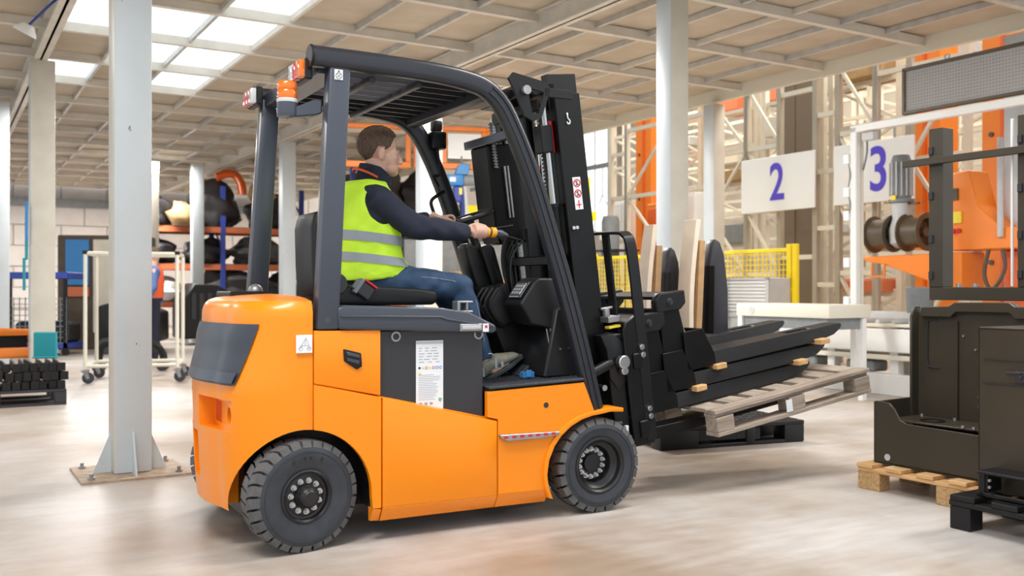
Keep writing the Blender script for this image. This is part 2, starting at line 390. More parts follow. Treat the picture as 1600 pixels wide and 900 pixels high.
pillar(3.70, 19.95, .17, 'distant grey pillar just right of the nearest pillar', tan=True)
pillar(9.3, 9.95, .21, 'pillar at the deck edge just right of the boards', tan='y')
pillar(9.40, 5.62, .21, 'blurred pillar at the right edge of the frame')
pillar(9.3, 14.6, .2, 'far deck-edge pillar beside the orange columns')
# back block wall
wl = empty('wall_back', (0, 0, 0), BA); tag(wl, kind='structure')
MB().box(-8, 22.3, 28.6, 28.9, 0, 9).build('mortar_face', M['mortar'], wl)
bw, bh = 1.16, .56
bo = MB().box(-bw/2+.015, bw/2-.015, -.04, .03, .012, bh-.012).build('block', M['block'], wl, bevel=.01); k = 0
for r in range(7):
    for c in range(-6, 14):
        a = c*bw+(bw/2 if r % 2 else 0)
        if k: o = bo.copy(); COL.objects.link(o)
        else: o = bo
        o.location = (a, 28.6+random.uniform(-.008, .008), r*bh); k += 1
MB().box(-3, 9.4, 28.3, 28.45, 3.3, 3.52).build('pipe_beam', M['mid_grey'], wl)
wr = empty('wall_right', (0, 0, 0), BA); tag(wr, kind='structure')
MB().box(22, 22.3, -6, 28.9, 0, 9).build('cladding', M['hall'], wr)
for i in range(24): MB().box(21.93, 22, -5+i*1.4, -4.92+i*1.4, 0, 9).build('cladding_rib', M['rack_cream'], wr)
rf = empty('ceiling_hall', (0, 0, 0), BA); tag(rf, kind='structure'); rf.name = 'ceiling_high'
MB().box(9.6, 22.3, -6, 28.9, 9.1, 9.3).build('roof_sheet', M['hall'], rf)
for n_, (a0, a1, z0, z1) in enumerate([(19.6, 21.3, 3.2, 7.0)]):
    wn = empty('window_%d' % (n_+1), Bp(a0, 28.5, z0), BA); tag(wn, kind='structure')
    W_, H_ = a1-a0, z1-z0
    MB().box(0, W_, -.02, .02, 0, H_).build('pane', M['window'], wn)
    f = MB().box(-.06, 0, -.05, .04, -.06, H_+.06).box(W_, W_+.06, -.05, .04, -.06, H_+.06).box(0, W_, -.05, .04, -.06, 0).box(0, W_, -.05, .04, H_, H_+.06)
    for q in range(1, 3): f.box(W_*q/3-.03, W_*q/3+.03, -.045, .0, 0, H_)
    f.build('window_frame', M['light_grey'], wn)
# ================================================================= FORKLIFT (local x forward, y towards the far side, z up)
W = 1.07
FL = thing('forklift', 'orange and black counterbalance forklift with a driver seated inside', 'forklift', (FO[0], FO[1], 0), FA)
FL.scale = (1.015, 1, 1)
# ---- counterweight: a surface of revolution-like outline, wraps round the rear
def cw_rear(z):                      # rear face position as a function of height
    pts = [(.16, -.28), (.20, -.285), (.30, -.292), (.42, -.298), (.55, -.302), (.62, -.304), (.70, -.304), (.75, -.290), (.83, -.270), (.92, -.262), (1.0, -.258), (1.03, -.250), (1.05, -.225)]
    for (z0, a), (z1, b) in zip(pts, pts[1:]):
        if z <= z1: t = max(0, (z-z0)/(z1-z0)); return a+(b-a)*t
    return pts[-1][1]
def cw_out(t, z, off=0.):            # t 0..1 from near-side front round the rear to the far side
    ur = cw_rear(z)+.0; rc = .26; bulge = .16
    inset = .0 if z < 1.0 else (z-1.0)*.4
    y0 = .012+inset-off; y1 = W-.012-inset+off; xf = .027
    L1 = xf-(ur+rc); La = rc*pi/2; L2 = (y1-y0)-2*rc; tot = 2*L1+2*La+L2; s = t*tot
    def near(s):
        if s < L1: return (xf-s, y0)
        s -= L1
        if s < La:
            a = s/rc; return (ur+rc-(rc+off)*sin(a), y0+rc-(rc)*cos(a)-0)
        s -= La
        y = y0+rc+s; q = (y-(y0+y1)/2)/((y1-y0)/2)
        return (ur-off-bulge*(1-q*q)+bulge*(1-((L2/2)/((y1-y0)/2))**2), y)
    x, y = near(s) if s <= tot/2 else near(tot-s)
    if s > tot/2: y = y0+y1-y
    return x, y
zs = [.165, .185, .24, .30, .37, .45, .52, .58, .64, .70, .75, .80, .86, .92, .97, 1.0, 1.02, 1.035, 1.045]
cw = MB(); NT = 64
ringv = []
for z in zs:
    for i in range(NT+1):
        x, y = cw_out(i/NT, z)
        lift = 0
        ringv.append((x, y, z))
nz = len(zs); fs = [(k*(NT+1)+i, k*(NT+1)+i+1, (k+1)*(NT+1)+i+1, (k+1)*(NT+1)+i) for k in range(nz-1) for i in range(NT)]
fs += [tuple(range(NT+1)), tuple(reversed(range((nz-1)*(NT+1), nz*(NT+1))))]
fs += [((k+1)*(NT+1), (k+1)*(NT+1)+NT, k*(NT+1)+NT, k*(NT+1)) for k in range(nz-1)]
cw.add(ringv, fs)
# soft crown on top
def crown(s, t):
    x, y = cw_out(s, 1.045); cx, cy = -.02, W/2; k = 1-t
    return (cx+(x-cx)*k, cy+(y-cy)*k, 1.045+.018*(1-k**6)+.012*(1-k))
cw2 = MB().grid(lambda s, t: crown(s, t), NT, 8)
CW = cw.build('counterweight', M['orange'], FL)
cyls = []
EL = [(-.01+(.265 if cos(t) < 0 else .29)*cos(t), .215+.295*sin(t)) for t in [2*pi*k/56 for k in range(56)]]
for y0, y1 in ((-.1, .34), (W-.34, W+.1)):
    cyls.append(MB().prism(EL, y0, y1, 'y').build('c', M['black']))
    cyls.append(MB().box(-.215, .30, y0-.001, y1+.001, -.1, .25).build('c', M['black']))
c1 = MB().prism([(-.5, .50), (-.272, .50), (-.272, .63), (-.5, .64)], .14, .47, 'y').build('c', M['black'])
c5 = MB().box(-.5, -.235, .33, .45, .52, .61).build('c', M['black'])
c2 = MB().prism([(-.5, .50), (-.272, .50), (-.272, .63), (-.5, .64)], W-.47, W-.31, 'y').build('c', M['black'])
c3 = MB().cyl((-.5, .17, .565), (-.16, .20, .565), .036, n=24).build('c', M['black'])
c4 = MB().box(-.5, -.305, .50, .62, .27, .47).build('c', M['black'])
CUT = cyls+[c1, c5, c2, c3, c4]
for c in CUT: c.parent = FL
bpy.context.view_layer.update()
cut(CW, *CUT); CW.data.materials.clear(); CW.data.materials.append(M['orange']); smooth(CW, 32)
cw2.build('counterweight_top', M['orange'], FL, ang=60)
for y in (.39, W-.39): MB().box(-.27, -.24, y-.06, y+.06, .52, .62).build('tail_lens', M['lens_red'], FL, bevel=.004)
# dark vent panel that wraps the rear corner
def vent(s, t):
    z = .695+.255*t
    t0 = .154+.065*(1-t); x, y = cw_out(t0+(1-2*t0)*s, z, .006+.010*min(1, 8*s*(1-s))*min(1, 6*t*(1-t)))
    return (x, y, z)
MB().grid(vent, 40, 12).build('rear_vent_panel', M['slate'], FL, ang=70)
def vl(s, t):
    z = .695+.045*t+.01; t0 = .160+.065*(1-(z-.695)/.255); x, y = cw_out(t0+(1-2*t0)*s, z, .016); return (x, y, z)
MB().grid(vl, 40, 2).build('vent_lip', M['slate_paint'], FL, ang=70)
# ---- side panels, near and far
def fold_panel(poly_top, y, yin, name, sgn=1, m='orange'):
    pass
def side(y, s):
    D = lambda o: y+s*o
    arch = [(-.01+.29*cos(radians(82-6*k)), .215+.295*sin(radians(82-6*k))) for k in range(15)]
    arch = [p for p in arch if p[0] >= .03]
    A = [(.029, .695)]+[(.029, .509)]+arch+[(.285, .15), (.322, .15), (.322, .628)]
    lo, hi = (D(0), D(.03)) if s > 0 else (D(.03), D(0))
    MB().prism(A, lo, hi, 'y').build('rear_side_panel', M['orange'], FL, bevel=.004)
    Bp_ = [(.329, .15), (.882, .143), (.882, .487), (.329, .626)]
    MB().prism(Bp_, lo, hi, 'y').build('long_side_panel', M['orange'], FL, bevel=.005, seg=2)
    for a0, a1, zl in ((.285, .322, .088), (.329, .882, .083), (.886, 1.155, .08)):
        vs = [(a0, D(.0), .15), (a1, D(.0), .143), (a1, D(.035), zl), (a0, D(.035), zl+.003), (a0, D(.06), .15), (a1, D(.06), .143), (a1, D(.06), zl), (a0, D(.06), zl)]
        MB().add(vs, [(0, 1, 2, 3), (4, 5, 6, 7), (0, 1, 5, 4), (3, 2, 6, 7), (0, 3, 7, 4), (1, 2, 6, 5)]).build('skirt', M['orange'], FL, bevel=.002)
    # sloped ledge behind the panel top
    MB().add([(.03, D(.004), .697), (.882, D(.004), .489), (.882, D(.05), .499), (.03, D(.05), .707)], [(0, 1, 2, 3)]).build('panel_ledge', M['orange'], FL)
    # upper corner door with recessed handle
    dr = MB().prism([(.031, .70), (.322, .634), (.322, .918), (.031, .922)], *((D(.006), D(.04)) if s > 0 else (D(.04), D(.006))), 'y').build('service_door', M['orange'], FL, bevel=.005, seg=2)
    if s > 0:
        h = [(.155, .842), (.232, .822), (.236, .765), (.214, .752), (.158, .79)]
        MB().prism(h, y-.004, y+.012, 'y').build('door_handle', M['black_plastic'], dr, bevel=.004, seg=2)
        MB().prism([(.166, .830), (.222, .815), (.224, .801), (.168, .814)], y-.010, y+.004, 'y').prism([(.168, .806), (.224, .792), (.222, .775), (.170, .79)], y-.006, y+.0, 'y').build('handle_grip', M['slate'], dr, bevel=.002)
    # front body: wheel arch, fender flange
    ar = [(1.446-.30*cos(radians(t)), .215+.265*sin(radians(t))) for t in (-28, -15, 0, 15, 30, 42, 55, 68, 80)]
    C_ = [(.886, .15), (1.155, .143)]+ar[1:]+[(1.41, .505), (1.352, .642), (.832, .624), (.832, .508), (.886, .494)]
    MB().prism(C_, lo, hi, 'y').build('front_side_panel', M['orange'], FL, bevel=.004)
    fp = [(1.446-.305*cos(radians(t)), .215+.268*sin(radians(t))) for t in (-26, -12, 0, 15, 30, 42, 55, 68, 80, 88)]+[(1.50, .492), (1.575, .487)]
    wv = .125
    vs = []; fs = []
    for i, (x, z) in enumerate(fp):
        tt = i/(len(fp)-1); th = .02
        x2, z2 = x-.022*max(.0, cos(tt*1.6)), z+.006+.014*min(1, tt*2)
        vs += [(x, D(-.012), z), (x2, D(-.012), z2), (x2, D(wv), z2), (x, D(wv), z)]
        if i: o = (i-1)*4; fs += [(o+k, o+(k+1) % 4, o+4+(k+1) % 4, o+4+k) for k in range(4)]
    fs += [(0, 1, 2, 3), tuple(len(vs)-4+k for k in (0, 1, 2, 3))]
    MB().add(vs, fs).build('front_fender', M['orange'], FL, bevel=.003, seg=2)
side(0, 1); side(W, -1)
MB().prism(arc(1.14, .545, .013, 0, 360, 20)[:-1], -.002, .004, 'y').build('drain_hole', M['ink_black'], FL)
MB().prism([(.886, .424), (1.205, .418), (1.20, .402), (1.14, .394), (.93, .392), (.89, .408)], -.022, .0, 'y').build('side_step', M['dull_steel'], FL, bevel=.003)
s_ = MB()
for i in range(7):
    x = .905+i*.042; s_.box(x, x+.022, -.0225, -.0217, .405, .417)
s_.build('step_print', M['ink_red'], FL)
# underbody chassis
MB().box(-.2, 1.35, .24, W-.24, .12, .45).box(.33, .85, .05, W-.05, .12, .62).box(-.15, .33, .16, W-.16, .45, .9).build('chassis', M['black'], FL)
MB().box(-.05, .05, .12, W-.12, .17, .26).build('rear_axle', M['black'], FL)
MB().box(1.36, 1.5, .15, W-.15, .14, .30).build('front_axle', M['black'], FL)
# ---- battery box
bb = MB().box(.322, .827, .032, W-.032, .12, .915).build('battery_box', M['charcoal'], FL, bevel=.006)
for x in (.40, .80):
    MB().lathe([(.014, .0), (.022, .0), (.024, -.004), (.022, -.008), (.015, -.008), (.014, -.004)], (x, .034, .887), 'y', 24, close=True).build('lifting_eye', M['dull_steel'], bb)
    MB().cyl((x, .0335, .887), (x, .0315, .887), .0145, n=20).build('eye_hole', M['ink_black'], bb)
lb = MB().box(.495, .625, .0295, .0325, .555, .865).build('rating_plate', M['white_label'], bb)
tx = MB()
random.seed(3)
for r in range(8):
    z = .845-r*.0125
    if r in (0, 7): continue
    x = .508
    while x < .60: l = random.uniform(.012, .03); tx.box(x, min(.615, x+l), .0289, .0296, z-.0022, z+.0012); x += l+random.uniform(.006, .02)
for r in range(15):
    z = .712-r*.0078; x = .506; tx.box(x, .614-random.uniform(0, .04), .0289, .0296, z-.0013, z+.0006)
for x in (.51, .535, .56): tx.box(x, x+.014, .0289, .0296, .578, .590)
tag(tx.build('fine_print', M['ink'], lb), kind='stuff')
MB().box(.4951, .6249, .0287, .0296, .850, .862).build('plate_header', M['light_grey'], lb)
for i, (mm, sh) in enumerate([('ink_black', 4), ('ink_yellow', 3), ('ink_red', 12), ('ink_yellow', 3), ('ink_red', 12), ('ink_blue', 12), ('ink_blue', 12)]):
    cx = .511+i*.0168; r = .0066
    MB().prism([(cx+r*cos(pi/2+2*pi*k/sh), .744+r*sin(pi/2+2*pi*k/sh)) for k in range(sh)], .0284, .0294, 'y').build('safety_symbol', M[mm], lb)
    if sh == 12: MB().prism([(cx+r*.6*cos(2*pi*k/12), .744+r*.6*sin(2*pi*k/12)) for k in range(12)], .0280, .0288, 'y').build('symbol_centre', M['white_label'], lb)
MB().prism([(.505, .713), (.520, .713), (.5125, .727)], .0284, .0294, 'y').build('warning_triangle', M['ink_yellow'], lb)
g = MB()
for k in range(3): a = radians(90+120*k); g.beam((.61+.007*cos(a), .0286, .60+.007*sin(a)), (.61+.007*cos(a+1.6), .0286, .60+.007*sin(a+1.6)), .001, .004)
g.build('recycling_mark', M['ink_green'], lb)
# ---- hood
hp = [(.135, .925), (.128, 1.015), (.16, 1.026), (.60, 1.012), (.74, .992), (.872, .930), (.880, .905), (.862, .893)]
hd = MB().prism(hp, -.005, W+.005, 'y').build('hood', M['slate_paint'], FL, bevel=.016, seg=3)
MB().add([(.14, -.012, .985), (.60, -.012, .975), (.625, -.012, .965), (.86, -.012, .925), (.86, -.012, .918), (.62, -.012, .957), (.60, -.012, .966), (.14, -.012, .976),
          (.14, .01, .985), (.60, .01, .975), (.625, .01, .965), (.86, .01, .925), (.86, .01, .918), (.62, .01, .957), (.60, .01, .966), (.14, .01, .976)],
         [(0, 1, 2, 3, 4, 5, 6, 7), tuple(range(15, 7, -1))]+[(i, (i+1) % 8, (i+1) % 8+8, i+8) for i in range(8)]).build('hood_crease', M['slate'], FL, bevel=.002)
MB().box(.69, .80, -.013, .0, .905, .938).build('latch_plate', M['dull_steel'], FL, bevel=.003)
MB().box(.698, .792, -.017, -.012, .914, .930).build('latch_insert', M['light_grey'], FL, bevel=.002)
MB().box(.803, .832, -.013, .0, .900, .937).build('latch_sticker', M['white_label'], FL, bevel=.001)
MB().box(.812, .824, -.0145, -.0125, .918, .930).build('sticker_mark', M['ink_red'], FL)
# latch clasp on top of hood
MB().box(.73, .81, .10, .16, .985, .995).box(.73, .81, .10, .16, 1.03, 1.04).box(.73, .745, .10, .16, .99, 1.035).box(.775, .785, .1, .16, .99, 1.035).build('hood_clasp', M['dull_steel'], FL, bevel=.003)
# pale sticker on the counterweight
st = MB().box(-.045, .022, .0015, .008, .83, .905).build('rigging_sticker', M['white_label'], FL, bevel=.001)
g = MB()
for p, q in [((-.035, .845), (-.005, .893)), ((-.005, .893), (.012, .85)), ((-.028, .86), (.008, .862)), ((-.005, .893), (-.010, .862)), ((-.035, .845), (-.02, .862)), ((.0, .85), (.016, .85))]:
    g.beam((p[0], .001, p[1]), (q[0], .001, q[1]), .0012, .0014)
for x, r in ((-.026, .007), (.008, .007)): g.lathe([(r, 0), (r+.0015, 0), (r+.0015, .001), (r, .001)], (x, .0006, .848), 'y', 16, close=True)
g.build('sticker_drawing', M['ink'], st)
MB().box(-.20, .0, .50, .80, 1.06, 1.085).build('top_cover', M['black_plastic'], FL, bevel=.006)
MB().ball((-.03, .74, 1.085), .035, 16, 8).build('top_knob', M['dull_steel'], FL)
# ---- floor plate and tread mat
MB().prism([(.83, .61), (.83, .632), (1.36, .650), (1.36, .60)], .035, W-.035, 'y').build('floor_plate', M['black'], FL)
fmz = lambda x: .634+(x-.83)*.034
mt = MB().add([(.84, -.004, fmz(.84)), (1.35, -.004, fmz(1.35)), (1.40, .12, fmz(1.4)), (1.42, W-.02, fmz(1.42)), (.84, W, fmz(.84)),
               (.84, -.004, fmz(.84)+.012), (1.35, -.004, fmz(1.35)+.012), (1.40, .12, fmz(1.4)+.012), (1.42, W-.02, fmz(1.42)+.012), (.84, W, fmz(.84)+.012)],
              [(0, 1, 2, 3, 4), (9, 8, 7, 6, 5)]+[(i, (i+1) % 5, (i+1) % 5+5, i+5) for i in range(5)]).build('tread_mat', M['rubber'], FL, bevel=.003)
st = MB()
for i in range(20):
    for j in range(18):
        x = .855+i*.026; y = .018+j*.027+(.0135 if i % 2 else 0)
        if x > 1.36 and y < .1: continue
        st.add([(x-.008, y, fmz(x)+.012), (x, y-.008, fmz(x)+.012), (x+.008, y, fmz(x)+.012), (x, y+.008, fmz(x)+.012), (x, y, fmz(x)+.017)], [(0, 1, 4), (1, 2, 4), (2, 3, 4), (3, 0, 4)])
tag(st.build('mat_studs', M['charcoal'], mt, flat=True), kind='stuff')
# ---- wheels
def wheel(x, y, s, front, steer=0):
    R = .232 if front else .2345; wd = .150 if front else .135
    w = empty('wheel', (x, y, R-.001), 0); w.parent = FL; w.rotation_euler = (0, 0, steer)
    if s < 0: w.rotation_euler = (0, 0, steer+pi)
    # axis y; outer face at y=0 going +y inward
    rr = .135 if front else .108
    prof = [(rr-.006, .012), (rr, .004), (rr+.018, .0), (rr+.045, -.006), (R-.052, -.008), (R-.034, -.004), (R-.022, .002), (R-.022, wd-.002), (R-.035, wd+.004), (rr+.02, wd+.006), (rr, wd-.01), (rr-.006, wd-.02)]
    ty = MB().lathe(prof, (0, 0, 0), 'y', 64, close=True).build('tyre', M['rubber'], w, ang=50)
    MB().lathe([(R-.050, -.0095), (R-.047, -.0095), (R-.047, -.004), (R-.050, -.004)], (0, 0, 0), 'y', 64, close=True).build('sidewall_ring', M['rubber'], w)
    tr = MB(); n = 28 if not front else 24
    for k in range(n):
        for side_ in (0, 1):
            a0 = 2*pi*(k+.5*side_)/n; da = 2*pi/n*.40; sk = 2*pi/n*.38
            y0, y1 = (.0, wd*.5) if side_ == 0 else (wd*.5, wd)
            ya, yb = (y0, y1) if side_ == 0 else (y1, y0)
            outer = []; N = 2
            pts = []
            for (yy, tw, rad) in ((ya-.004*(1 if side_ == 0 else -1), 0, R-.030), (ya+.006*(1 if side_ == 0 else -1), 0, R-.003), ((ya+yb)/2, sk*.25, R), (yb, sk*.9, R+.0005), (yb, sk*.9, R-.022)):
                for sg in (-1, 1):
                    a = a0+sg*da+tw; pts.append((rad*cos(a), yy, rad*sin(a)))
            base = []
            for (yy, tw, rad) in ((ya, 0, R-.03), (yb, sk*.9, R-.03)):
                for sg in (-1, 1): a = a0+sg*da+tw; base.append((rad*cos(a), yy, rad*sin(a)))
            f = [(2*i, 2*i+1, 2*i+3, 2*i+2) for i in range(4)]
            f += [(0, 2, 4, 6, 8), (1, 9, 7, 5, 3), (0, 8, 9, 1)]
            tr.add(pts, f)
    tag(tr.build('tread_block', M['tread'], w, ang=20), kind='stuff')
    # rim
    if front:
        rp = [(rr+.004, .0), (rr-.006, -.003), (rr-.014, .004), (rr-.018, .03), (rr-.032, .045), (.092, .05), (.090, .085), (.086, .09), (.045, .09), (.043, .075), (0.001, .075)]
    else:
        rp = [(rr+.004, .0), (rr-.004, -.004), (rr-.011, .003), (rr-.013, .02), (rr-.03, .024), (.085, .022), (.078, .02), (.05, .018), (.048, .0), (.044, -.022), (.034, -.034), (.030, -.034), (.026, -.038), (0.001, -.038)]
    MB().lathe(rp, (0, 0, 0), 'y', 48, caps=False).build('rim', M['rim'], w, ang=30)
    k = 14 if front else 11; rb = .068 if front else .065; yb = .088 if front else .02
    b0 = MB().cyl((0, yb-.014, 0), (0, yb, 0), .0095, n=6).cyl((0, yb-.022, 0), (0, yb, 0), .0055, n=8).cyl((0, yb-.003, 0), (0, yb+.001, 0), .0125, n=12).build('wheel_nut', M['steel'], w)
    for i in range(k):
        o = b0 if i == 0 else b0.copy()
        if i: COL.objects.link(o)
        a = 2*pi*i/k+.2; o.location = (rb*cos(a), 0, rb*sin(a))
    if s > 0 and not front:
        for i, ch in enumerate('5.00-8 SOLID'[:6]):
            a = radians(112-i*9.0); r = R-.075
            T = Matrix.Translation((r*cos(a), -.0085, r*sin(a))) @ Matrix.Rotation(-(a-pi/2), 4, 'Y') @ FACE_Y
            text(ch, 'size_mark', M['charcoal'], .026, w, T, .0012)
    return w
wheel(0.0, .0, 1, False, radians(9)); wheel(-.04, W+.05, -1, False, radians(9))
wheel(1.446, .0, 1, True); wheel(1.446, W, -1, True)
# ---- overhead guard
up = [(.030, 2.078), (.30, 2.077), (.60, 2.067), (.77, 2.047), (.86, 2.015), (.935, 1.945), (1.00, 1.83), (1.06, 1.70), (1.12, 1.55), (1.20, 1.32), (1.28, 1.08), (1.36, .81), (1.44, .505)]
def guard_rail(y, s):
    pts = spline([(x, y, z) for x, z in up], 4); n = len(pts); rr = []
    for i, p in enumerate(pts):
        t = i/(n-1); a = .046 if t < .3 else (.046+.0*(t)); rr.append((a, .036))
    # section with grooves: build as rectangular sweep with rounded outline
    mb = MB(); sec = []
    for k in range(24):
        th = 2*pi*k/24; c, d = cos(th), sin(th); c = math.copysign(abs(c)**.75, c); d = math.copysign(abs(d)**.6, d); sec.append((c*.045, d*.036))
    vs = []
    for i, p in enumerate(pts):
        a = pts[max(0, i-1)]; b = pts[min(n-1, i+1)]; T = (b-a).normalized(); N = Vector((T.z, 0, -T.x)) if False else Vector((-T.z, 0, T.x))
        for (c, d) in sec: vs.append(p+N*c+Vector((0, d, 0)))
    m = 24; fs = [(i*m+j, i*m+(j+1) % m, (i+1)*m+(j+1) % m, (i+1)*m+j) for i in range(n-1) for j in range(m)]+[tuple(range(m)), tuple(range((n-1)*m, n*m))]
    mb.add(vs, fs)
    o = mb.build('guard_rail', M['rail'] , FL, ang=40)
    # ribs on the outer face of the front leg
    for off in (-.016, .014):
        q = [p+Vector((0, -s*.036, 0)) for p in pts[int(n*.34):]]
        vs = []; Q = len(q)
        for i, p in enumerate(q):
            a = q[max(0, i-1)]; b = q[min(Q-1, i+1)]; T = (b-a).normalized(); N = Vector((-T.z, 0, T.x))
            c = p+N*off
            for (e, f) in ((-.008, 0), (-.006, -.006), (.006, -.006), (.008, 0)): vs.append(c+N*e+Vector((0, s*f, 0)))
        fs = [(i*4+j, i*4+(j+1) % 4, (i+1)*4+(j+1) % 4, (i+1)*4+j) for i in range(Q-1) for j in range(4)]+[(0, 1, 2, 3), tuple(4*(Q-1)+k for k in range(4))]
        MB().add(vs, fs).build('pillar_rib', M['rail'], o)
    MB().cyl((.022, y-.0, 2.078), (.034, y, 2.078), .05, n=24).build('end_cap', M['black_plastic'], o, bevel=.004)
    return o
YN, YF = .05, W-.05
guard_rail(YN, 1); guard_rail(YF, -1)
for y in (YN, YF):
    e = 0 if y == YN else -.05; q = 1 if y == YN else -1
    vs = [(a+e, y+b+q*c, z) for (a, z, c) in ((.041, .925, -.01), (.136, .925, -.01), (.200, 2.06, .02), (.108, 2.06, .02)) for b in (-.04, .04)]
    p = MB().add(vs, [(0, 2, 4, 6), (1, 7, 5, 3), (0, 1, 3, 2), (2, 3, 5, 4), (4, 5, 7, 6), (6, 7, 1, 0)]).build('rear_post', M['slate_paint'], FL, bevel=.010, seg=2)
    if y == YN:
        MB().lathe([(.0, -.003), (.016, -.003), (.016, .002)], (.085, YN-.048, .965), 'y', 20).build('post_plug', M['slate'], p)
        s = MB().box(.125, .160, YN-.026, YN-.017, 1.985, 2.028).build('guard_sticker', M['white_label'], p)
        g = MB().lathe([(.012, -.001), (.014, -.001), (.014, .001), (.012, .001)], (.1425, YN-.0265, 2.002), 'y', 20, close=True)
        g.beam((.133, YN-.0265, 1.993), (.152, YN-.0265, 2.011), .001, .002).beam((.133, YN-.0265, 2.011), (.152, YN-.0265, 1.993), .001, .002).box(.138, .147, YN-.0275, YN-.025, 2.019, 2.024)
        g.build('sticker_symbol', M['ink_black'], s)
# roof cross members and slats
MB().box(.07, .19, .09, W-.09, 2.02, 2.085).build('rear_roof_plate', M['slate_paint'], FL, bevel=.006)
MB().box(.30, .33, .09, W-.09, 2.005, 2.032).build('roof_crossbar', M['charcoal'], FL, bevel=.004)
MB().box(.52, .55, .09, W-.09, 2.005, 2.032).build('roof_crossbar', M['charcoal'], FL, bevel=.004)
MB().box(.84, .90, .09, W-.09, 1.985, 2.035).build('roof_crossbar', M['charcoal'], FL, bevel=.004)
for i in range(8):
    y = .155+i*(W-.31)/7
    mb = MB().prism([(.18, 2.030), (.18, 2.07), (.86, 2.06), (.88, 2.02)], y-.006, y+.006, 'y')
    mb.build('roof_slat', M['charcoal'], FL)
MB().add([(.19, .62, 2.056), (.55, .62, 2.056), (.55, W-.08, 2.056), (.19, W-.08, 2.056), (.19, .62, 2.062), (.55, .62, 2.062), (.55, W-.08, 2.062), (.19, W-.08, 2.062)], [(0, 1, 2, 3), (4, 5, 6, 7), (0, 1, 5, 4), (1, 2, 6, 5), (2, 3, 7, 6), (3, 0, 4, 7)]).build('roof_plate', M['charcoal'], FL)
MB().add([(.55, .09, 2.050), (.86, .09, 2.040), (.86, W-.09, 2.040), (.55, W-.09, 2.050), (.55, .09, 2.055), (.86, .09, 2.045), (.86, W-.09, 2.045), (.55, W-.09, 2.055)], [(0, 1, 2, 3), (4, 5, 6, 7), (0, 1, 5, 4), (1, 2, 6, 5), (2, 3, 7, 6), (3, 0, 4, 7)]).build('roof_plate', M['charcoal'], FL)
# tail lamps on the guard and the beacon
for y, f in ((.16, 0), (W-.09, 1)):
    dz = .03 if f else 0
    b = MB().box(.012, .045, y-.09, y+.09, 1.985+dz, 2.075+dz).build('lamp_cluster', M['black_plastic'], FL, bevel=.006)
    ms = ['lens_orange', 'lens_red', 'lens_clear'] if not f else ['lens_clear', 'lens_red', 'lens_red']
    for k in range(3):
        y0 = y-.085+k*.057; MB().box(-.012, .016, y0, y0+.055, 1.992+dz, 2.068+dz).build('lamp_lens', M[ms[k]], b, bevel=.006, seg=2)
bz = 1.915; bx, by = -.055, .10
bc = MB().lathe([(.038, -.02), (.041, -.01), (.041, .012), (.038, .017), (.041, .022), (.041, .045), (.036, .054), (.001, .056)], (bx, by, bz), 'z', 32).build('beacon_lens', M['lens_orange'], FL, ang=40)
MB().lathe([(.001, -.02), (.026, -.015), (.028, .03), (.02, .045), (.001, .045)], (bx, by, bz), 'z', 16).build('beacon_core', M['crane'], bc)
MB().lathe([(.043, -.034), (.044, -.022), (.040, -.018)], (bx, by, bz), 'z', 32).build('beacon_collar', M['light_grey'], bc)
MB().lathe([(.040, -.095), (.043, -.085), (.042, -.034)], (bx, by, bz), 'z', 32).build('beacon_base', M['slate_paint'], bc)
MB().prism([(-.055, 1.815), (.06, 1.835), (.085, 1.845), (.085, 1.90), (.05, 1.90), (-.02, 1.865), (-.055, 1.84)], by-.03, by+.03, 'y').build('beacon_bracket', M['slate_paint'], FL, bevel=.005)
# mounting plate guard-to-mast on both sides
# ---- seat
MB().prism([(.20, 1.02), (.20, 1.07), (.28, 1.115), (.62, 1.098), (.71, 1.085), (.72, 1.05), (.70, 1.02)], .28, .80, 'y').build('seat_cushion', M['black_plastic'], FL, bevel=.022, seg=3)
sb = MB().prism([(.15, 1.05), (.28, 1.05), (.27, 1.20), (.235, 1.38), (.20, 1.455), (.15, 1.455), (.135, 1.38), (.14, 1.2)], .38, .68, 'y').build('seat_backrest', M['black_plastic'], FL, bevel=.028, seg=3)
MB().prism([(.15, 1.12), (.165, 1.12), (.16, 1.40), (.145, 1.40)], .42, .64, 'y').build('backrest_shell', M['charcoal'], sb, bevel=.005)
MB().lathe([(.045, -.02), (.047, -.012), (.047, .012), (.03, .014)], (.215, .275, 1.12), 'y', 20).build('recliner_cover', M['charcoal'], FL)
for k in range(5): MB().cyl((.20+.012*(k % 3), .255, 1.10+.017*(k//2)), (.20+.012*(k % 3), .262, 1.10+.017*(k//2)), .003, n=8).build('cover_screw', M['steel'], FL)
T = Matrix.Translation((.345, .27, 1.085)) @ Matrix.Rotation(radians(35), 4, 'Y')
bk = MB().box(-.035, .035, -.02, .02, -.03, .035, T=T).build('belt_buckle', M['charcoal'], FL, bevel=.005)
MB().box(-.032, .036, -.024, .024, .036, .046, T=T).build('buckle_release', M['ink_red'], bk, bevel=.002)
MB().box(-.06, -.035, -.014, .014, -.02, .03, T=T).box(-.05, -.03, -.022, .022, -.035, .04, T=T).build('buckle_tongue', M['mid_grey'], bk, bevel=.003)
